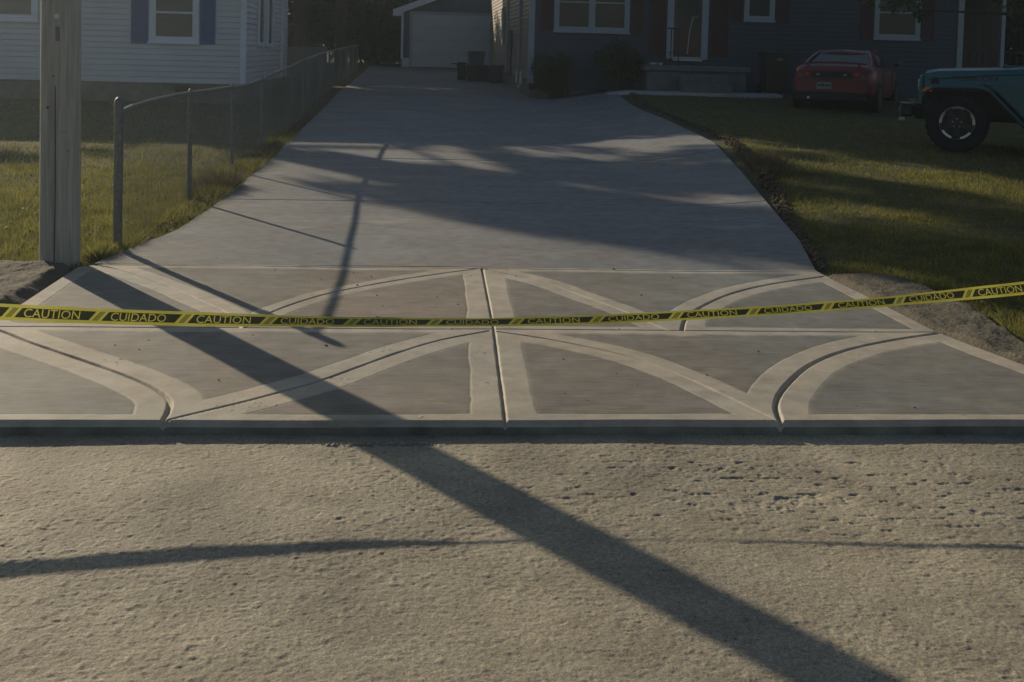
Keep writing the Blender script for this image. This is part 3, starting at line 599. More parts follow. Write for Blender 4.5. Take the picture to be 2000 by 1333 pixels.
mb = MB(); mb.box(-3.30, -3.22, 26.3, 26.4, .9, 2.95, bv=.01); mb.box(-3.31, -3.2, 26.28, 26.42, 1.62, 1.9, bv=.01); mb.build('downspout', MT['wtrim'], H)
gable_roof('roof', -13.3, -3.28, 21, 27.6, 3.0, 4.1, MT['roof'], H, ov=.3)
mb = MB(); mb.box(-13.6, -2.98, 20.66, 20.695, 2.84, 2.96); mb.build('fascia', MT['wtrim'], H)
window(H, -5.03, -4.12, 1.62, 2.78, 21, MT['wtrim'], .09, sash=2.19, glass=MT['blind'])
shutter(H, -5.36, -5.05, 1.60, 2.8, 21, MT['bshutter']); shutter(H, -4.10, -3.82, 1.62, 2.8, 21, MT['bshutter'])
window(H, -7.95, -7.04, 1.95, 2.78, 21, MT['wtrim'], .09, sash=2.5, glass=MT['blind'])
shutter(H, -8.3, -7.98, 1.93, 2.8, 21, MT['bshutter'])
for (ya, yb, z0) in ((22.45, 23.3, 1.60), (23.75, 24.6, 1.58)):           # side windows
    f = MB(); X0, X1 = -3.262, -3.215
    f.box(X0, X1, ya, ya+.09, z0, 2.8); f.box(X0, X1, yb-.09, yb, z0, 2.8); f.box(X0, X1, ya+.09, yb-.09, z0, z0+.09); f.box(X0, X1, ya+.09, yb-.09, 2.71, 2.8)
    wo = f.build('window', MT['wtrim'], H); g = MB(); g.box(-3.262, -3.245, ya+.09, yb-.09, z0+.09, 2.71); g.build('pane', MT['glass'], wo)
rebase(H)
H.location = (-9.486, 28.0, .45); H.scale = (1.143, 1.143, 1.143)
# --- navy house, right
B = empty('house', (8.2, 33, .7)); tag(B, 'dark navy sided house with red shutters and a concrete porch', 'house')
ze, zr = 3.75, 5.9
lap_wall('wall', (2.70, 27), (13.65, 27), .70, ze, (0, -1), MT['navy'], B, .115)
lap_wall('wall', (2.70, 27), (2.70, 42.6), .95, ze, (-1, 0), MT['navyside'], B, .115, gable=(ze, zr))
lap_wall('wall', (13.65, 27), (13.65, 42.6), .70, ze, (1, 0), MT['navy'], B, .2, gable=(ze, zr))
lap_wall('wall', (2.70, 42.6), (13.65, 42.6), .70, ze, (0, 1), MT['navy'], B, .2)
mb = MB(); mb.box(2.72, 13.63, 27.03, 42.57, .3, .955); mb.build('foundation', MT['found'], B)
gable_roof('roof', 2.70, 13.65, 27, 42.6, ze, zr, MT['roof'], B)
for (x0, x1) in ((2.655, 2.80), (13.56, 13.71)):
    mb = MB(); mb.box(x0, x1, 26.945, 27.06, .85, ze-.05, bv=.006); mb.build('corner_trim', MT['btrim'], B)
mb = MB(); mb.box(2.3, 14.05, 26.55, 26.59, ze-.28, ze-.14); mb.build('fascia', MT['btrim'], B)
window(B, 3.27, 5.15, 2.14, 3.5, 27, MT['btrim'], .10, split=4.21, sash=2.88)
window(B, 8.03, 8.81, 2.53, 3.45, 27, MT['btrim'], .10)
window(B, 11.38, 12.58, 2.17, 3.5, 27, MT['btrim'], .10, sash=2.85)
for (a, b, z0) in ((2.92, 3.25, 2.14), (5.17, 5.52, 2.14), (7.70, 8.00, 2.5), (8.84, 9.18, 2.5), (11.03, 11.35, 2.15), (12.61, 12.95, 2.15)): shutter(B, a, b, z0, 3.48, 27, MT['rshutter'])
for (a, b) in ((5.64, 6.05), (7.18, 7.66)): shutter(B, a, b, 1.62, 3.48, 27, MT['rshutter'])
# door
mb = MB(); mb.box(6.26, 6.96, 26.97, 26.985, 1.60, 3.6); dr = mb.build('door', MT['door'], B)
mb = MB(); mb.box(6.09, 6.26, 26.93, 26.984, 1.54, 3.65, bv=.005); mb.box(6.96, 7.13, 26.93, 26.984, 1.54, 3.65, bv=.005); mb.box(6.26, 6.96, 26.93, 26.984, 1.54, 1.60); mb.build('frame', MT['btrim'], dr)
mb = MB(); mb.box(6.33, 6.89, 26.955, 26.969, 2.2, 3.5); mb.build('pane', MT['glass'], dr)
mb = MB(); mb.box(6.24, 6.98, 26.84, 26.93, 1.50, 1.535, bv=.004); mb.build('sill', MT['white'], dr)
mb = MB(); mb.tube([(6.62, 26.95, 1.66), (6.66, 26.95, 2.2), (6.74, 26.94, 2.6), (6.86, 26.94, 2.62)], .010, 6); mb.build('handle', MT['white'], dr)
# porch
mb = MB(); mb.box(5.33, 7.72, 25.55, 26.92, .5, 1.26, bv=.01); pc = mb.build('porch', MT['porch'], B)
mb = MB(); mb.box(5.25, 7.80, 25.47, 26.93, 1.262, 1.39, bv=.015); mb.build('slab', MT['porch'], pc)
for k, (yf, zt) in enumerate(((25.18, 1.18), (24.90, .97))):
    mb = MB(); mb.box(6.05+k*.0, 7.19, yf, 25.465 if k == 0 else 25.178, .5, zt, bv=.012); mb.build('step', MT['porch'], pc)
mb = MB(); mb.tube([(6.08, 25.6, 1.39), (6.08, 25.6, 2.25), (6.08, 26.8, 2.3)], .018, 6); mb.tube([(6.08, 26.4, 1.39), (6.08, 26.4, 2.28)], .014, 6); mb.tube([(5.9, 25.9, 1.7), (6.08, 25.9, 1.72), (6.25, 25.9, 1.7)], .01, 5)
mb.build('railing', MT['black'], pc)
# services on the side wall
for (ya, yb, za, zb, m, nm) in ((32.1, 32.55, 1.75, 2.25, 'galv', 'meter_box'), (32.25, 32.32, .9, 1.75, 'galv', 'conduit'), (33.6, 33.68, 1.0, 3.6, 'btrim', 'conduit'), (29.4, 29.5, .95, 3.4, 'btrim', 'downspout'), (35.2, 35.9, 1.8, 3.0, 'btrim', 'window')):
    mb = MB(); mb.box(2.56 if nm == 'meter_box' else 2.62, 2.685, ya, yb, za, zb, bv=.012); mb.build(nm, MT[m], B)
mb = MB(); mb.tube([(2.60, 28.15, 1.12), (2.60, 28.15, .80), (2.52, 28.0, .73)], .035, 8); mb.build('drain_pipe', MT['white'], B)
mb = MB(); mb.tube([(2.60, 29.3, 1.12), (2.60, 29.3, .80)], .04, 8); mb.build('drain_pipe', MT['white'], B)
rebase(B)
# --- garage
Gq = empty('garage', (2.2, 47, .87)); tag(Gq, 'small slate gabled garage with a wide pale door at the end of the drive', 'garage')
gx0, gx1, gy0, gy1 = -.74, 5.2, 44, 50
lap_wall('wall', (gx0, gy0), (gx1, gy0), 1.25, 3.15, (0, -1), MT['gwall'], Gq, .115, gable=(3.15, 4.3))
lap_wall('wall', (gx0, gy0), (gx0, gy1), 1.25, 3.15, (-1, 0), MT['gwall'], Gq, .115)
lap_wall('wall', (gx1, gy0), (gx1, gy1), 1.25, 3.15, (1, 0), MT['gwall'], Gq, .2)
lap_wall('wall', (gx0, gy1), (gx1, gy1), 1.25, 3.15, (0, 1), MT['gwall'], Gq, .2, gable=(3.15, 4.3))
mb = MB(); mb.box(gx0+.02, -.42, gy0-.01, gy1-.02, .6, 1.25); mb.build('foundation', MT['gdoor'], Gq); mb = MB(); mb.box(gx1-.5, gx1-.02, gy0+.02, gy1-.02, .6, 1.25); mb.build('foundation', MT['gdoor'], Gq)
gable_roof('roof', gx0, gx1, gy0, gy1, 3.15, 4.3, MT['roof'], Gq, along='y', ov=.3)
k = (4.3-3.15)/(2.97); mb = MB()
for s in (-1, 1):
    xm = (gx0+gx1)/2; xe = xm-s*3.32; za = 3.15-k*.35
    mb.prism([(xe, za-.13), (xm, 4.3-.13+.02), (xm, 4.3+.12), (xe, za+.13)], gy0-.34, gy0-.31, 'y')
mb.box(gx0-.33, gx0+.0, gy0-.305, gy0-.2, 3.15-k*.35-.12, 3.15-k*.3-.0); mb.build('bargeboard', MT['wtrim'], Gq)
mb = MB(); mb.box(gx0-.02, gx0+.07, gy0-.05, gy0+.03, 1.2, 3.12, bv=.005); mb.build('corner_trim', MT['wtrim'], Gq)
mb = MB(); mb.box(-.43, -.33, gy0-.06, gy0-.016, .86, 3.0); mb.box(3.0, 3.1, gy0-.06, gy0-.016, .86, 3.0); mb.box(-.43, 3.1, gy0-.06, gy0-.016, 3.001, 3.1); dt = mb.build('door', MT['btrim'], Gq)
mb = MB()
for i in range(4): mb.box(-.33, 3.0, gy0-.045, gy0-.017, .89+i*.528, .89+i*.528+.522, bv=.006)
mb.build('panel', MT['gdoor'], dt)
mb = MB(); mb.box(1.25, 1.45, gy0-.08, gy0-.046, 1.05, 1.08); mb.build('handle', MT['black'], dt)
rebase(Gq)
# --- low grey board fence beside the white house, dark porch right of the navy house
fb = empty('board_fence', (-4.4, 33, float(gz(33)))); tag(fb, 'low grey board fence behind the white house', 'fence')
mb = MB()
for i in range(24): mb.box(-6.1+i*.14, -6.1+i*.14+.132, 32.98, 33.0, .7, 1.60, bv=.003)
mb.build('boards', MT['greyboard'], fb)
for xx in (-6.0, -4.4, -2.85): mb = MB(); mb.box(xx-.05, xx+.05, 33.001, 33.1, .6, 1.64, bv=.004); mb.build('post', MT['greyboard'], fb)
rebase(fb)
cp = empty('carport', (16, 30, .75)); tag(cp, 'dark open carport attached at the right end of the navy house', 'carport')
mb = MB(); mb.box(13.75, 19, 27.1, 35, 3.6, 3.75, bv=.02); mb.build('roof', MT['roof'], cp)
for xx in (14.95, 17.4): mb = MB(); mb.box(xx-.05, xx+.05, 27.3, 27.4, .6, 3.6, bv=.005); mb.build('post', MT['btrim'], cp)
mb = MB()
for i in range(37): mb.box(13.8+i*.14, 13.939+i*.14, 34.6+.004*(i % 2), 34.62+.004*(i % 2), .6, 3.59)
mb.build('back_wall', MT['darkwood'] if 'darkwood' in MT else MT['brownbin'], cp)
mb = MB(); mb.box(13.8, 18.9, 31, 31.04, 1.95, 2.0); mb.box(13.8, 18.9, 31, 31.04, 1.0, 1.05); [mb.box(13.8+i*.2, 13.83+i*.2, 31.005, 31.035, 1.05, 1.95) for i in range(26)]; mb.build('railing', MT['brownbin'], cp)
rebase(cp)
# ---------------------------------------------------------------- utility pole
px, py = -2.50, 7.92
PO = empty('utility_pole', (px, py, float(gz(py)))); tag(PO, 'weathered wooden utility pole standing left of the driveway', 'utility pole')
n = 40; zs = np.concatenate([np.linspace(-.3, 2.5, 60), np.linspace(2.6, 9.5, 20)]); V = []; 
for z in zs:
    r = .1365-.0030*max(z, 0)
    for k in range(n):
        q = 2*math.pi*k/n; rr = r+.0015*math.sin(5*q+z*1.3)+.001*math.sin(11*q+z*.7)
        # drying split facing the street
        dq = abs(((q-(-math.pi/2+.02+.03*math.sin(z*2))+math.pi) % (2*math.pi))-math.pi)
        if dq < .085 and z < 1.75: rr -= .012 if z < 1.2 else .012*(1.75-z)/.55
        V.append((rr*math.cos(q), rr*math.sin(q), z))
F = [(i*n+k, i*n+(k+1) % n, (i+1)*n+(k+1) % n, (i+1)*n+k) for i in range(len(zs)-1) for k in range(n)]
npmesh('shaft', V, F, MT['pole'], PO, smooth=True)
mb = MB(); mb.tube([(.004+.004*math.sin(z*3), -.1335+.0035*z, z) for z in np.linspace(-.1, 1.25, 20)], [.003]*20, 5); mb.build('crack', MT['crack'], PO)
mb = MB(); mb.box(.005, .03, -.137, -.127, 1.56, 1.66, bv=.002); mb.build('tag', MT['galv'], PO)
mb = MB(); mb.lathe((.01, -.118, 1.73), (0, -1, 0), [(.001, 0), (.018, .01), (.018, .014), (.001, .016)], 12); mb.build('tag', MT['white'], PO)
for (a, z) in ((-1.62, 1.32), (-2.9, 1.3), (-.9, .8)):
    mb = MB(); mb.lathe((.128*math.cos(a), .128*math.sin(a), z), (math.cos(a), math.sin(a), 0), [(.002, -.005), (.007, .004), (.007, .007), (.001, .009)], 8); mb.build('nail', MT['galv'], PO)
for (a, z, s) in ((-1.1, .93, .014), (-2.75, .78, .016), (-1.95, 1.1, .010), (-.9, .35, .012)):
    mb = MB(); c = (.1335*math.cos(a), .1335*math.sin(a), z); mb.lathe(c, (math.cos(a), math.sin(a), 0), [(s, -.004), (s*.8, .0012), (.001, .002)], 10); mb.build('knot', MT['bark'], PO)
mb = MB(); mb.box(.10, .28, -.10, .06, 2.38, 2.66, bv=.02); mb.tube([(.19, -.02, 2.66), (.2, -.02, 3.2), (.1, 0, 3.5)], .02, 6); mb.build('equipment_box', MT['galv'], PO)
mb = MB(); mb.box(-1.1, 1.1, -.2, -.1, 8.7, 8.82, bv=.01); mb.build('crossarm', MT['pole'], PO)
# ---------------------------------------------------------------- chain link fence
FX = -2.235
FE = empty('chain_link_fence', (FX, 8.42, float(gz(8.42)))); tag(FE, 'galvanised chain link fence running along the left edge of the driveway', 'fence')
def railz(y): return float(np.interp(y, [8.42, 8.7, 9.4, 10.74, 13.46, 14.3, 15.94, 19.4, 21.5, 24.2, 27.6, 31.7, 40], [1.11, 1.135, 1.152, 1.157, 1.126, 1.11, 1.148, 1.274, 1.357, 1.439, 1.519, 1.58, 1.707]))
posty = [11.0, 13.46, 15.94, 19.6, 21.5, 25.1, 27.6, 31.7, 36, 40]
mb = MB(); z0 = float(gz(8.42)); mb.tube([(FX, 8.42, z0-.3), (FX, 8.42, 1.19)], .034, 16)
mb.lathe((FX, 8.42, 1.19), (0, 0, 1), [(.0365, -.03), (.0345, .0), (.026, .02), (.012, .034), (.001, .038)], 16); mb.build('post', MT['galv'], FE, smooth=True)
for z in (.25, .6, .9, 1.1):
    mb = MB(); mb.lathe((FX, 8.42, z), (0, 0, 1), [(.0365, 0), (.0365, .022)], 16); mb.box(FX-.012, FX+.012, 8.452, 8.475, z+.003, z+.02); mb.build('tension_band', MT['galv'], FE)
for i, yb in enumerate(posty):
    zt = railz(yb); ln = -.06 if i == 3 else 0; mb = MB(); mb.tube([(FX+ln*0, yb+(.25 if i == 3 else 0), float(gz(yb))-.2), (FX, yb, zt-.02)], .023 if i == 0 else .020, 10)
    mb.lathe((FX, yb, zt-.035), (0, 0, 1), [(.027, 0), (.027, .03), (.02, .06), (.008, .075)], 10); mb.build('post', MT['galv'], FE, smooth=True)
mb = MB(); yy_ = list(np.arange(8.45, 40.01, .35)); mb.tube([(FX+.008*math.sin(y*1.7), y, railz(y)) for y in yy_], .0185, 8); mb.build('top_rail', MT['galv'], FE, smooth=True)
mb = MB(); s = .062; L0, L1 = 8.47, 40.0; u = L0-1.0
Vm = []; Fm = []
def strand(p, q, r):
    p = np.array(p); q = np.array(q); d = q-p; d = d/np.linalg.norm(d); a = np.array([1., 0, 0]); b = np.cross(d, a)
    k0 = len(Vm)
    for e in (p, q):
        for t in range(3):
            g = 2.094*t; Vm.append(e+(a*math.cos(g)+b*math.sin(g))*r)
    for t in range(3): Fm.append((k0+t, k0+(t+1) % 3, k0+3+(t+1) % 3, k0+3+t))
while u < L1+1:
    for sgn in (1, -1):
        ya, yb_ = (u, u+1.05) if sgn > 0 else (u+1.05, u)
        seg = []
        for t in np.linspace(0, 1, 9):
            y_ = ya+(yb_-ya)*t
            if L0 <= y_ <= L1:
                zb = float(gz(y_))+.03; seg.append((FX+.004*sgn+.02*math.sin(y_*2.1)*math.sin(3.14*t), y_, zb+(railz(y_)+.012-zb)*t))
        for p_, q_ in zip(seg[:-1], seg[1:]): strand(p_, q_, .0013)
    u += s if u < 16 else s*1.3
npmesh('wire_mesh', Vm, Fm, MT['wire'], FE)
rebase(FE)
# ---------------------------------------------------------------- caution tape
TP = [(-3.8, 4.62, .66, 28), (-2.6, 4.66, .57, 28), (-1.717, 4.68, .509, 30), (-1.303, 4.685, .491, 36), (-.883, 4.695, .479, 46), (-.334, 4.69, .473, 58), (.333, 4.675, .479, 62), (.868, 4.68, .497, 51), (1.562, 4.72, .528, 50), (2.053, 4.78, .552, 53), (2.769, 4.885, .597, 38), (3.8, 5.0, .69, 33), (4.8, 5.1, .80, 33)]
tx = np.array([p[0] for p in TP]); TW = .069; WX = ([-2, -.9, -.3, .3, 1.9, 2.8], [1, 1, .84, .74, .74, .95])
xsT = np.linspace(-3.8, 4.8, 720)
def spl(k):
    a = np.array([p[k] for p in TP]); v = np.interp(xsT, tx, a); ker = np.hanning(25); ker /= ker.sum()
    return np.convolve(np.pad(v, 12, mode='edge'), ker, 'valid')
yT, zT, tT = spl(1), spl(2), np.radians(spl(3))
tT = tT+.035*np.sin(xsT*9)+.02*np.sin(xsT*23+1)
def tape_pos(x, t, off):
    """x along the street, t in -.5...5 across the width, off in front of the film"""
    y = np.interp(x, xsT, yT); z = np.interp(x, xsT, zT); a = np.interp(x, xsT, tT)
    up = np.stack([0*x, np.sin(a), np.cos(a)], -1); nn = np.stack([0*x, -np.cos(a), np.sin(a)], -1)
    curl = 0*t
    return np.stack([x, y, z], -1)+up*(t*TW*np.interp(x, *WX))[..., None]+nn*(off+curl)[..., None]
ts = np.linspace(-.5, .5, 5); XX, TT = np.meshgrid(xsT, ts, indexing='ij')
V = tape_pos(XX.ravel(), TT.ravel(), np.zeros(XX.size)); F = gridfaces(len(xsT), 5); mi = [0]*len(F)
V = list(V); F = [tuple(f) for f in F]
def quadstrip(c0, c1, t0, t1, sl, off, m):
    """slanted block between x=c0..c1 (at t=0) and t0..t1"""
    n_ = max(2, int((c1-c0)/.012)); b = len(V)
    for i in range(n_+1):
        for t in (t0, t1):
            xq = c0+(c1-c0)*i/n_+sl*t; V.append(tape_pos(np.array([xq]), np.array([t]), np.array([off]))[0])
    for i in range(n_): F.append((b+2*i, b+2*i+2, b+2*i+3, b+2*i+1)); mi.append(m)
PER = .3516; slant = .045
tris = []
def text_tris(txt, bold=.034):
    cu = bpy.data.curves.new('txt', 'FONT'); cu.body = txt; cu.size = 1; cu.offset = bold; cu.resolution_u = 3; cu.align_x = 'CENTER'
    ob = bpy.data.objects.new('txt', cu); SC.collection.objects.link(ob); dg = bpy.context.evaluated_depsgraph_get(); me = ob.evaluated_get(dg).to_mesh(); me.calc_loop_triangles()
    v = np.array([list(p.co)[:2] for p in me.vertices]); t = [tuple(l.vertices) for l in me.loop_triangles]
    v = v.copy(); ob.evaluated_get(dg).to_mesh_clear(); bpy.data.objects.remove(ob); bpy.data.curves.remove(cu)
    v[:, 0] -= (v[:, 0].min()+v[:, 0].max())/2; v[:, 1] -= v[:, 1].min(); return v, t
def ink_shape(txt):
    """printed black block (slanted ends) with the word left open, in tape units: x metres, y -.5...5"""
    cu = bpy.data.curves.new('txt', 'FONT'); cu.body = txt; cu.size = 1; cu.offset = .020; cu.resolution_u = 2; cu.align_x = 'CENTER'
    ob = bpy.data.objects.new('txt', cu); SC.collection.objects.link(ob); dg = bpy.context.evaluated_depsgraph_get(); tc2 = ob.evaluated_get(dg).to_curve(dg)
    pts = []
    for sp in tc2.splines:
        if sp.type == 'BEZIER':
            P = []; n_ = len(sp.bezier_points)
            for q in range(n_):
                a, b_ = sp.bezier_points[q], sp.bezier_points[(q+1) % n_]
                for t_ in (0, .34, .67):
                    w0, w1, w2, w3 = (1-t_)**3, 3*t_*(1-t_)**2, 3*t_*t_*(1-t_), t_**3; P.append((a.co*w0+a.handle_right*w1+b_.handle_left*w2+b_.co*w3)[:2])
        else: P = [tuple(q.co)[:2] for q in sp.points]
        pts.append(P)
    bpy.data.objects.remove(ob)
    A = np.array([p for P in pts for p in P]); x0, x1, y1 = A[:, 0].min(), A[:, 0].max(), A[:, 1].max(); y0 = A[:, 1].min()
    sx = .226/(x1-x0); sy = .53/(y1-y0)
    c2 = bpy.data.curves.new('ink', 'CURVE'); c2.dimensions = '2D'; c2.fill_mode = 'BOTH'
    def addp(P):
        sp = c2.splines.new('POLY'); sp.points.add(len(P)-1)
        for q, p in zip(sp.points, P): q.co = (p[0], p[1], 0, 1)
        sp.use_cyclic_u = True
    for P in pts: addp([((p[0]-(x0+x1)/2)*sx*4, ((p[1]-y0)*sy-.265)) for p in P])
    n_ = 12; H_ = .295; bot = [((-.136+.300*q/n_)*4-slant*H_*4, -H_) for q in range(n_+1)]; top = [((-.136+.300*q/n_)*4+slant*H_*4, H_) for q in range(n_, -1, -1)]
    addp(bot+top)
    ob = bpy.data.objects.new('ink', c2); SC.collection.objects.link(ob); dg = bpy.context.evaluated_depsgraph_get(); me = ob.evaluated_get(dg).to_mesh(); me.calc_loop_triangles()
    v = np.array([list(p.co)[:2] for p in me.vertices]); t = [tuple(l.vertices) for l in me.loop_triangles]; v[:, 0] /= 4
    ob.evaluated_get(dg).to_mesh_clear(); bpy.data.objects.remove(ob)
    return v, t
TX = [ink_shape('CAUTION'), ink_shape('CUIDADO')]
for k in range(-6, 18):
    c = -1.507+PER*k
    if c < -3.5 or c > 4.5: continue
    for q in (.180, .188, .196): quadstrip(c+q, c+q+.0045, -.30, .30, slant, .0006, 1)
    v, t = TX[k % 2]; b = len(V); P = tape_pos(c+v[:, 0], v[:, 1], np.full(len(v), .0006)); V += list(P)
    tris += [(a+b, b_+b, c_+b) for a, b_, c_ in t]
me = bpy.data.meshes.new('caution_tape'); me.from_pydata([tuple(map(float, p)) for p in V], [], [tuple(map(int, f)) for f in F]+tris)
me.materials.append(MT['tapey']); me.materials.append(MT['tapek']); me.polygons.foreach_set('material_index', mi+[1]*len(tris)); me.update()
tag(link(bpy.data.objects.new('caution_tape', me)), 'yellow and black barrier tape reading CAUTION and CUIDADO stretched across the apron', 'caution tape')
# ---------------------------------------------------------------- bins and small things
def tub(label, cat, name, x, y, sx, sy, h, rz, m, lid, taper=.86):
    t = empty(name, (x, y, float(gz(y))+.015), rz); tag(t, label, cat)
    def ring(z, k, i=0): return [(-sx/2*k+i, -sy/2*k+i, z), (sx/2*k-i, -sy/2*k+i, z), (sx/2*k-i, sy/2*k-i, z), (-sx/2*k+i, sy/2*k-i, z)]
    mb = MB(); vs = ring(0, taper)+ring(h, 1)+ring(h, 1, .02)+ring(.02, taper, .02); fs = [(0, 1, 2, 3), (15, 14, 13, 12)]
    for a in (0, 4, 8):
        for k in range(4): fs.append((a+k, a+(k+1) % 4, a+4+(k+1) % 4, a+4+k))
    mb.add(vs, fs); mb.build('body', m, t, bevel=.012)
    mb = MB(); mb.box(-sx/2-.02, sx/2+.02, -sy/2-.02, sy/2+.02, h-.05, h-.015, bv=.008); mb.build('rim', m, t)
    if lid: mb = MB(); mb.box(-sx/2-.015, sx/2+.015, -sy/2-.015, sy/2+.015, h+.002, h+.035, bv=.012); mb.build('lid', m, t)
    return t
tub('dark green open tote on the driveway left of the blue one', 'tote', 'storage_tote', 1.86, 34.4, .85, .5, .50, .05, MT['greenbin'], False)
tub('dark blue recycling bin against the side of the navy house', 'recycling bin', 'recycling_bin', 2.36, 33.8, .42, .42, .50, 0, MT['bluebin'], True)
tub('small dark bin at the left end of the bin row', 'bin', 'storage_tote', 1.33, 34.9, .3, .4, .52, 0, MT['greenbin'], True)
tub('dark tub stacked behind the bins with a pale lid', 'tub', 'storage_tote', 1.85, 36.2, .5, .45, .85, .1, MT['greyboard'], True)
# wheeled cart
tc_ = empty('wheeled_bin', (8.48, 25.9, float(gz(25.9, 8.48)))); tag(tc_, 'brown wheeled rubbish cart between the porch and the red car', 'wheeled bin')
mb = MB(); vs = [(-.22, -.24, .05), (.22, -.24, .05), (.22, .22, .05), (-.22, .22, .05), (-.29, -.32, .95), (.29, -.32, .95), (.29, .32, .95), (-.29, .32, .95)]
mb.add(vs, [(0, 1, 2, 3), (4, 5, 6, 7), (0, 1, 5, 4), (1, 2, 6, 5), (2, 3, 7, 6), (3, 0, 4, 7)]); mb.build('body', MT['brownbin'], tc_, bevel=.03)
mb = MB(); mb.box(-.31, .31, -.35, .33, .952, 1.0, bv=.02); mb.tube([(-.25, .36, .99), (-.25, .4, 1.0), (.25, .4, 1.0), (.25, .36, .99)], .015, 6); mb.build('lid', MT['brownbin'], tc_)
for sx_ in (-1, 1): mb = MB(); mb.lathe((sx_*.25, .2, .12), (sx_, 0, 0), [(.02, -.03), (.12, -.03), (.12, .03), (.02, .03)], 16); mb.build('wheel', MT['tyre'], tc_)
mb = MB(); mb.box(-.02, .12, -.312, -.300, .80, .815); mb.box(.0, .02, -.312, -.300, .815, .88); mb.box(.05, .07, -.312, -.300, .815, .88); mb.box(.1, .12, -.312, -.300, .815, .86); mb.build('stamp', MT['plate'], tc_)
for k, (xx, s_) in enumerate(((5.50, .10), (5.68, .06))):
    b_ = MB(); b_.lathe((0, 0, 0), (0, 0, 1), [(s_*.5, 0), (s_*.9, .02), (s_, .05), (s_*.85, .055), (s_*.3, .03)], 16); o = b_.build('bowl', MT['white'], smooth=True); o.location = (xx, 25.7, 1.392)
    tag(o, ['wider white dish on the left end of the porch', 'smaller white dish on the porch nearer the steps'][k], 'dish')
# ---------------------------------------------------------------- cars
def wheel(parent, c, side, R, wdt, rimr, style, n=36):
    """c = centre, side = +1/-1 outward along local Y"""
    wv = empty('wheel', c); wv.parent = parent
    a = (0, side, 0); mb = MB(); h = wdt/2
    mb.lathe((0, 0, 0), a, [(rimr, -h*.9), (R*.93, -h), (R, -h*.75), (R, h*.75), (R*.95, h*.97), (R*.86, h), (rimr*1.04, h*.9), (rimr, h*.75), (rimr*.97, h*.3)], n, caps=False)
    if style == 'mud':
        for k in range(26):
            q = 2*math.pi*k/26
            for s_ in (-1, 1):
                qq = q+(.06 if s_ > 0 else 0); cx, cz = math.cos(qq), math.sin(qq); tx_, tz_ = -cz, cx; hw = .034; y0, y1 = (h*.1, h*.96) if s_ > 0 else (-h*.96, -h*.1); y0, y1 = y0*side, y1*side
                P = []
                for rr in (R*.97, R*1.035):
                    for (tt, yy2) in ((-hw, y0), (hw, y0), (hw, y1), (-hw, y1)): P.append((cx*rr+tx_*tt, yy2, cz*rr+tz_*tt))
                mb.add(P, [(0, 1, 2, 3), (4, 5, 6, 7), (0, 1, 5, 4), (1, 2, 6, 5), (2, 3, 7, 6), (3, 0, 4, 7)])
    mb.build('tyre', MT['tyre'], wv, smooth=True)
    mb = MB(); mb.lathe((0, 0, 0), a, [(rimr*.98, h*.2), (rimr*.96, h*.78), (rimr*.90, h*.80), (rimr*.84, h*.05), (rimr*.3, h*.0), (rimr*.28, h*.60), (rimr*.16, h*.68), (.001, h*.68)], n, 0)
    m2 = MT['rimdark'] if style == 'mud' else MT['silver']
    for k in range(5):                                  # spokes
        q = 2*math.pi*(k+.5)/5+.3; ca_, sa_ = math.cos(q), math.sin(q); P = []
        for (rr, hw) in ((rimr*.2, .05), (rimr*.9, .035)):
            for tt in (-hw, hw):
                for yy2 in (h*.40, h*.66): P.append((ca_*rr-sa_*tt, yy2*side, sa_*rr+ca_*tt))
        mb.add(P, [(0, 1, 3, 2), (4, 5, 7, 6), (0, 1, 5, 4), (2, 3, 7, 6), (0, 2, 6, 4), (1, 3, 7, 5)], 0)
    if style == 'mud':                                  # machined lip segments and lug nuts
        for k in range(5):
            q0 = 2*math.pi*k/5-math.pi/2-.95; N_ = 8; P = []
            for i in range(N_+1):
                q = q0+.72*i/N_
                for (rr, yy2) in ((rimr*.86, h*.80), (rimr*.985, h*.84)): P.append((math.cos(q)*rr, yy2*side, math.sin(q)*rr))
            mb.add(P, [(2*i, 2*i+2, 2*i+3, 2*i+1) for i in range(N_)], 1)
        for k in range(5):
            q = 2*math.pi*k/5+math.pi/2; mb.lathe((.060*math.cos(q), h*.5*side, .060*math.sin(q)), a, [(.010, 0), (.010, .03), (.004, .034)], 8, 1)
        mb.lathe((0, 0, 0), a, [(rimr*.985, h*.78), (rimr*1.02, h*.86), (rimr*.995, h*.88), (rimr*.975, h*.8)], n, 1, caps=False)
    mb.build('rim', [m2, MT['silver']], wv, smooth=False)
    return wv
# --- red coupe, local X = forward, Y = left, Z up, origin under the rear bumper
fw = Vector((math.sin(math.radians(31)), math.cos(math.radians(31)))); rgt = Vector((fw.y, -fw.x))
p_rl = Vector((7.80, 22.75)); org = p_rl+rgt*.87
CR = empty('parked_car', (org.x, org.y, .56), math.atan2(fw.y, fw.x)); tag(CR, 'old red coupe parked on the lawn with its rear to the street', 'car')
st = [(-.02, .60, .40, .70, .72), (.03, .76, .33, .84, .88), (.16, .835, .28, .90, .955), (.45, .86, .22, .93, .985), (.9, .868, .2, .93, .975), (1.6, .87, .2, .92, .955), (2.5, .87, .2, .92, .945), (3.1, .868, .2, .90, .94), (3.6, .86, .22, .83, .88), (4.1, .80, .26, .72, .77), (4.38, .66, .32, .60, .64), (4.46, .5, .4, .52, .54)]
V = []; F = []
for (x, hw, zb, zs_, zd) in st:
    zm = (zb+zs_)/2
    half = [(0, zb), (hw*.86, zb), (hw*.965, zb+.06), (hw*1.0, zm), (hw*.985, zs_-.07), (hw*.94, zs_), (hw*.80, zd-.005), (hw*.4, zd+.01), (0, zd+.014)]
    ring = [(x, yv, z) for yv, z in half]+[(x, -yv, z) for yv, z in half[-2:0:-1]]
    V += ring
m_ = len(ring)
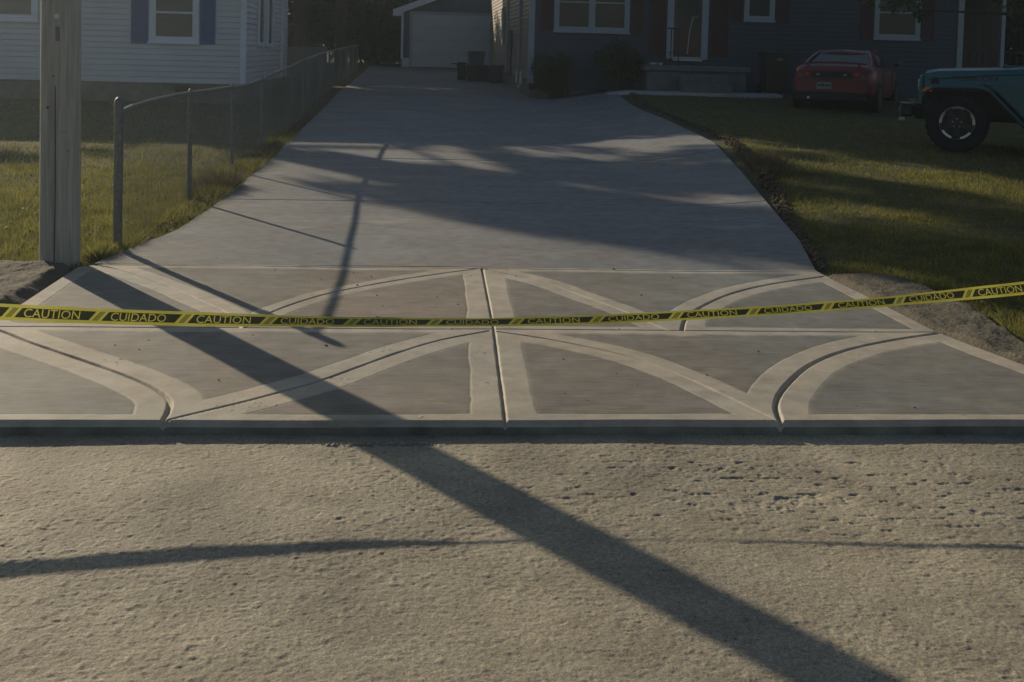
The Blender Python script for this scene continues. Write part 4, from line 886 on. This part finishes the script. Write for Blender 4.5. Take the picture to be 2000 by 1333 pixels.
for i in range(len(st)-1):
    for k in range(m_): F.append((i*m_+k, i*m_+(k+1) % m_, (i+1)*m_+(k+1) % m_, (i+1)*m_+k))
F2 = F+[tuple(range(m_)), tuple(range((len(st)-1)*m_, len(st)*m_))]
mb = MB(); mb.add(V, F2); mb.build('body', MT['red'], CR, smooth=True, subsurf=1)
def green(sc=1.0, zt=1.265):
    b = [(.72, .70*sc), (1.0, .755*sc), (2.55, .77*sc), (3.12, .66*sc)]; t = [(1.42, .50*sc), (1.6, .545*sc), (2.15, .56*sc), (2.35, .52*sc)]
    return b, t
mb = MB(); b, t = green(); vs = []
for (x, hw) in b: vs += [(x, hw, .93), (x, -hw, .93)]
for (x, hw) in t: vs += [(x, hw, 1.24), (x, -hw, 1.24)]
fs = [(0, 1, 9, 8), (6, 7, 15, 14), (8, 9, 11, 10), (10, 11, 13, 12), (12, 13, 15, 14)]
for i in (0, 2, 4): fs += [(i, i+2, i+10, i+8), (i+1, i+3, i+11, i+9)]
mb.add(vs, fs); mb.build('cabin_glass', MT['autoglass'], CR)
mb = MB(); rv = []
for (x, hw, z) in ((1.36, .47, 1.222), (1.44, .535, 1.243), (1.6, .565, 1.272), (1.9, .575, 1.283), (2.2, .565, 1.272), (2.4, .525, 1.235)):
    rv += [(x, hw, z-.03), (x, hw*.75, z+.012), (x, 0, z+.024), (x, -hw*.75, z+.012), (x, -hw, z-.03), (x, 0, z-.02)]
fs = [(i*6+k, i*6+(k+1) % 6, (i+1)*6+(k+1) % 6, (i+1)*6+k) for i in range(5) for k in range(6)]+[tuple(range(6)), tuple(range(30, 36))]
mb.add(rv, fs); mb.build('roof', MT['red'], CR, smooth=True)
for s in (-1, 1):
    mb = MB(); mb.tube([(.70, s*.715, .945), (1.05, s*.63, 1.12), (1.40, s*.53, 1.24)], [.035, .028, .028], 6); mb.tube([(3.14, s*.68, .93), (2.38, s*.545, 1.245)], .026, 6); mb.tube([(1.12, s*.775, .95), (1.6, s*.57, 1.25)], .035, 6); mb.tube([(1.5, s*.575, 1.262), (2.3, s*.56, 1.262)], .022, 6); mb.build('pillar', MT['red'], CR, smooth=True)
    mb = MB(); mb.tube([(.68, s*.70, .955), (1.05, s*.615, 1.135), (1.38, s*.51, 1.258), (1.38, 0, 1.285)], .008, 5); mb.build('glass_trim', MT['silver'], CR)
    mb = MB(); mb.box(2.72, 2.86, min(s*.86, s*1.03), max(s*.86, s*1.03), .95, 1.07, bv=.03); mb.build('mirror', MT['red'], CR)
    mb = MB(); mb.tube([(1.15, s*.872, .26), (1.15, s*.878, .55), (1.2, s*.862, .90)], .006, 5); mb.build('door_gap', MT['black'], CR); mb = MB(); mb.tube([(2.6, s*.872, .26), (2.62, s*.878, .55), (2.6, s*.862, .88)], .006, 5); mb.build('door_gap', MT['black'], CR)
# rear fittings
def rearx(y): return -.025+.10*(abs(y)/.8)**2.5
def rearpatch(name, ya, yb, za, zb, m, out=.012, parent=CR):
    mb = MB(); N_ = 8; P = []
    for i in range(N_+1):
        yv = ya+(yb-ya)*i/N_; xr = rearx(yv)
        P += [(xr-out, yv, za), (xr-out-.0, yv, zb), (xr+.06, yv, zb), (xr+.06, yv, za)]
    fs = [(i*4+k, i*4+(k+1) % 4, (i+1)*4+(k+1) % 4, (i+1)*4+k) for i in range(N_) for k in range(4)]+[(0, 1, 2, 3), tuple(range(N_*4, N_*4+4))]
    mb.add(P, fs); return mb.build(name, m, parent, smooth=True)
rearpatch('tail_panel', -.68, .68, .70, .83, MT['blkplastic'], .010)
for s in (-1, 1):
    tl = rearpatch('tail_light', s*.40, s*.70, .705, .825, MT['taillens'], .018)
    mb = MB(); mb.lathe((rearx(.5)-.022, s*.50, .765), (-1, 0, 0), [(.045, 0), (.045, .006), (.03, .01), (.001, .012)], 16); mb.build('lamp', MT['lampred'], tl)
    rearpatch('reverse_light', s*.24, s*.31, .745, .775, MT['clear'], .016)
rearpatch('bumper', -.74, .74, .40, .655, MT['red'], .05); rearpatch('bumper_strip', -.74, .74, .657, .672, MT['blkplastic'], .045); rearpatch('valance', -.70, .70, .24, .398, MT['blkplastic'], .02)
pl = rearpatch('licence_plate', -.02, .28, .46, .60, MT['plate'], .058); mb = MB()
for i in range(6): mb.box(-.0885, -.086, .005+i*.043, .005+i*.043+.022+.006*(i % 2), .505, .565)
mb.build('marks', MT['blkplastic'], pl)
mb = MB(); mb.tube([(.16, y_, .99+.025*(1-(y_/.66)**2)) for y_ in np.linspace(-.66, .66, 11)], [.014]+[.02]*9+[.014], 6); mb.box(.14, .20, -.55, -.50, .95, 1.0); mb.box(.14, .20, .50, .55, .95, 1.0); mb.build('spoiler', MT['red'], CR, smooth=True)
mb = MB(); mb.tube([(-.08, .45, .27), (.2, .45, .27)], .03, 10); mb.build('exhaust', MT['silver'], CR)
for (x, nm) in ((.78, 'r'), (3.45, 'f')):
    for s in (-1, 1):
        mb = MB(); mb.lathe((x, s*.80, .30), (0, s, 0), [(.35, -.2), (.35, .058), (.335, .083), (.30, .084)], 28); mb.build('wheel_arch', MT['blkplastic'], CR)
        wheel(CR, (x, s*.79, .295), s, .295, .20, .20, 'road', 28)
# --- teal off-roader; local X = forward, Y = left (towards the street), origin under the front axle
hd = Vector((-.875, .484)); hd.normalize(); lft = Vector((-hd.y, hd.x)); wc = Vector((7.61, 15.02)); org = wc-lft*.80
JP = empty('parked_off_roader', (org.x, org.y, .385), math.atan2(hd.y, hd.x)); tag(JP, 'teal off road vehicle with black wheels parked at the right edge', 'off roader')
R_ = .405
for (x, s) in ((0, 1), (0, -1), (-2.46, 1), (-2.46, -1)): wheel(JP, (x, s*.80, R_), s, R_, .27, .232, 'mud', 40)
def jb(name, m, *boxes, bv=.015):
    mb = MB()
    for b in boxes: mb.box(*b, bv=bv)
    return mb.build(name, m, JP)
# hood: tapered, crowned
mb = MB(); P = []
for (x, hw, zb, zt) in ((.50, .50, .86, 1.06), (.47, .56, .86, 1.12), (.30, .60, .86, 1.155), (-.4, .64, .86, 1.19), (-1.05, .68, .86, 1.225)):
    P += [(x, hw, zb), (x, hw, zt-.09), (x, hw-.035, zt-.03), (x, hw*.62, zt), (x, 0, zt+.012), (x, -hw*.62, zt), (x, -hw+.035, zt-.03), (x, -hw, zt-.09), (x, -hw, zb)]
fs = [(i*9+k, i*9+k+1, (i+1)*9+k+1, (i+1)*9+k) for i in range(4) for k in range(8)]+[tuple(range(9)), tuple(range(36, 45))]+[(i*9, i*9+8, (i+1)*9+8, (i+1)*9) for i in range(4)]
mb.add(P, fs); mb.build('hood', MT['teal'], JP, smooth=True)
gr = jb('grille', MT['teal'], (.47, .545, -.56, .56, .62, 1.075), bv=.03)
mb = MB(); [mb.box(.544, .550, -.27+i*.09, -.27+i*.09+.045, .72, 1.03) for i in range(7)]; mb.build('slots', MT['black'], gr)
for s in (-1, 1):
    mb = MB(); mb.lathe((.53, s*.42, .91), (1, 0, 0), [(.10, -.02), (.105, .02), (.085, .035), (.001, .045)], 20); mb.build('headlight', MT['clear'], gr)
    mb = MB(); mb.lathe((.33, s*.606, .985), (0, s, 0), [(.055, -.01), (.06, .004), (.045, .007), (.001, .006)], 20); mb.build('side_vent', MT['blkplastic'], JP)
    # fender flare: flat top, sloping tail, real thickness
    prof = [(.47, .80), (.43, .895), (.33, .945), (-.25, .955), (-.40, .91), (-.80, .50), (-.88, .42)]
    y0, y1 = (.58, .945) if s > 0 else (-.945, -.58); P = []
    for (x, z) in prof: P += [(x, y0, z), (x, y1, z-.01), (x+.0, y1, z-.055), (x, y0, z-.045)]
    fs = [(i*4+k, i*4+(k+1) % 4, (i+1)*4+(k+1) % 4, (i+1)*4+k) for i in range(len(prof)-1) for k in range(4)]+[(0, 1, 2, 3), tuple(range(4*len(prof)-4, 4*len(prof)))]
    mb = MB(); mb.add(P, fs); mb.build('fender', MT['teal'], JP, bevel=.012)
    mb = MB(); yc = s*.86; mb.add([(.49, yc-.075, .835), (.49, yc+.08, .835), (.44, yc+.092, .895), (.44, yc-.075, .895), (.34, yc+.092, .84), (.34, yc+.092, .895)], [(0, 1, 2, 3), (1, 4, 5, 2), (3, 2, 5), (0, 1, 4)]); mb.build('turn_signal', MT['amber'], JP)
    # inner wheel well
    mb = MB(); y0, y1 = (.40, .575) if s > 0 else (-.575, -.40); mb.prism([(.46, .5), (.46, .86), (-.5, .86), (-.95, .5)], y0, y1, 'y'); mb.build('wheel_well', MT['black'], JP)
    # rear flare
    prof = [(-1.75, .45), (-1.95, .82), (-2.10, .93), (-2.80, .93), (-2.95, .82), (-3.0, .6)]; y0, y1 = (.72, .945) if s > 0 else (-.945, -.72); P = []
    for (x, z) in prof: P += [(x, y0, z), (x, y1, z-.01), (x, y1, z-.055), (x, y0, z-.045)]
    fs = [(i*4+k, i*4+(k+1) % 4, (i+1)*4+(k+1) % 4, (i+1)*4+k) for i in range(len(prof)-1) for k in range(4)]+[(0, 1, 2, 3), tuple(range(4*len(prof)-4, 4*len(prof)))]
    mb = MB(); mb.add(P, fs); mb.build('fender', MT['teal'], JP, bevel=.012)
    # body side
    y0, y1 = (.66, .745) if s > 0 else (-.745, -.66); mb = MB()
    mb.prism([(-1.05, .972), (-.30, .970), (-.30, .955), (-.42, .93), (-.90, .45), (-1.72, .45), (-1.95, .86), (-2.95, .86), (-3.05, .6), (-3.12, 1.14), (-1.1, 1.17)], y0, y1, 'y'); mb.build('body_side', MT['teal'], JP, bevel=.008)
    for (xa, xb) in ((-1.18, -1.95),):
        mb = MB(); mb.tube([(xa, s*.748, 1.13), (xa, s*.748, .50), (xb+.25, s*.748, .50), (xb, s*.748, .9), (xb, s*.748, 1.13)], .005, 4); mb.build('door_gap', MT['black'], JP)
    jb('door_hinge', MT['teal'], (-1.24, -1.12, s*.75-.012, s*.75+.022, .98, 1.03), (-1.24, -1.12, s*.75-.012, s*.75+.022, .66, .71), bv=.006)
    mb = MB(); mb.lathe((-.98, s*.748, .86), (0, s, 0), [(.045, 0), (.045, .012), (.03, .018), (.001, .02)], 16); mb.build('badge', MT['galv'], JP)
    jb('mirror', MT['blkplastic'], (-1.32, -1.22, min(s*.86, s*1.04), max(s*.86, s*1.04), 1.22, 1.44), (-1.30, -1.24, min(s*.74, s*.87), max(s*.74, s*.87), 1.26, 1.30), bv=.02)
    jb('side_glass', MT['autoglass'], (-2.95, -1.45, min(s*.66, s*.68), max(s*.66, s*.68), 1.17, 1.62), bv=.003)
    jb('rock_rail', MT['black'], (-1.70, -.85, min(s*.70, s*.80), max(s*.70, s*.80), .38, .44))
jb('tub', MT['black'], (-3.1, -.95, -.655, .655, .45, 1.10))
jb('hard_top', MT['blkplastic'], (-3.1, -1.55, -.68, .68, 1.63, 1.74), (-3.12, -2.98, -.68, .68, 1.12, 1.63))
mb = MB(); mb.add([(-1.10, -.66, 1.18), (-1.10, .66, 1.18), (-1.50, .60, 1.64), (-1.50, -.60, 1.64), (-1.14, -.66, 1.18), (-1.14, .66, 1.18), (-1.54, .60, 1.64), (-1.54, -.60, 1.64)], [(0, 1, 2, 3), (4, 5, 6, 7), (0, 1, 5, 4), (1, 2, 6, 5), (2, 3, 7, 6), (3, 0, 4, 7)]); mb.build('windshield', MT['autoglass'], JP)
for s in (-1, 1): mb = MB(); mb.tube([(-1.10, s*.69, 1.15), (-1.52, s*.63, 1.67)], .035, 6); mb.build('pillar', MT['teal'], JP)
mb = MB(); mb.box(.60, .78, -.78, .78, .46, .64, bv=.03); mb.box(.5, .60, -.38, -.28, .48, .60); mb.box(.5, .60, .28, .38, .48, .60); bp = mb.build('bumper', MT['black'], JP)
for s in (-1, 1):
    mb = MB(); mb.lathe((.775, s*.62, .56), (1, 0, 0), [(.05, 0), (.055, .012), (.04, .02), (.001, .024)], 16); mb.build('fog_light', MT['clear'], bp)
    mb = MB(); mb.tube([(.78, s*.33, .52), (.84, s*.33, .50), (.85, s*.33, .45), (.80, s*.33, .43)], .012, 6); mb.build('tow_hook', MT['black'], bp)
    mb = MB(); mb.box(.66, .775, min(s*.66, s*.795), max(s*.66, s*.795), .655, .672, bv=.004); mb.box(.70, .79, min(s*.7, s*.80), max(s*.7, s*.80), .40, .455, bv=.01); mb.build('bumper_end', MT['clear'], bp)
jb('frame_rail', MT['black'], (-3.0, .6, -.42, -.34, .42, .54), (-3.0, .6, .34, .42, .42, .54)); jb('axle', MT['black'], (-.05, .05, -.66, .66, .36, .46), (-2.51, -2.41, -.66, .66, .36, .46))
for s in (-1, 1):
    mb = MB(); mb.tube([(.44, s*.604, 1.0), (-.4, s*.645, 1.09), (-1.05, s*.685, 1.12)], .006, 5); mb.build('hood_seam', MT['black'], JP)
    mb = MB(); mb.tube([(.42, s*.948, .845), (.32, s*.948, .888), (-.25, s*.948, .896), (-.40, s*.948, .85), (-.86, s*.948, .38)], .016, 6); mb.build('fender_lip', MT['blkplastic'], JP)
mb = MB(); mb.box(-1.0, -.55, -.3, .3, 1.205, 1.235, bv=.01); mb.build('hood_bulge', MT['teal'], JP)
# hood lettering on both sides
tv, tt = text_tris('RUBICON', .01)
for s in (1, -1):
    sc = .60/(tv[:, 0].max()-tv[:, 0].min()); hz = .07/tv[:, 1].max(); P = []
    for (a, b_) in tv:
        x = -.20-s*a*sc; hw = np.interp(x, [-1.05, -.4, .3], [.68, .64, .60]); P.append((x, s*(hw+.003), 1.0+.03*(-x)*.6+b_*hz))
    mb = MB(); mb.add(P, tt); mb.build('lettering', MT['rshutter'], JP)

# ---------------------------------------------------------------- haze volume added to lift the dark tones, standing in for lens veil
mb = MB(); mb.box(-60, 60, -30, 75, -1.2, 26)
hz = mb.build('haze', [bpy.data.materials.new('haze')]); tag(hz, kind='stuff'); hm = hz.data.materials[0]; hm.use_nodes = True
hm.node_tree.nodes.remove(hm.node_tree.nodes['Principled BSDF']); pv = hm.node_tree.nodes.new('ShaderNodeVolumePrincipled')
pv.inputs['Density'].default_value = .0018; pv.inputs['Anisotropy'].default_value = .62; pv.inputs['Color'].default_value = (.74, .90, 1, 1)
hm.node_tree.links.new(pv.outputs[0], hm.node_tree.nodes['Material Output'].inputs['Volume'])
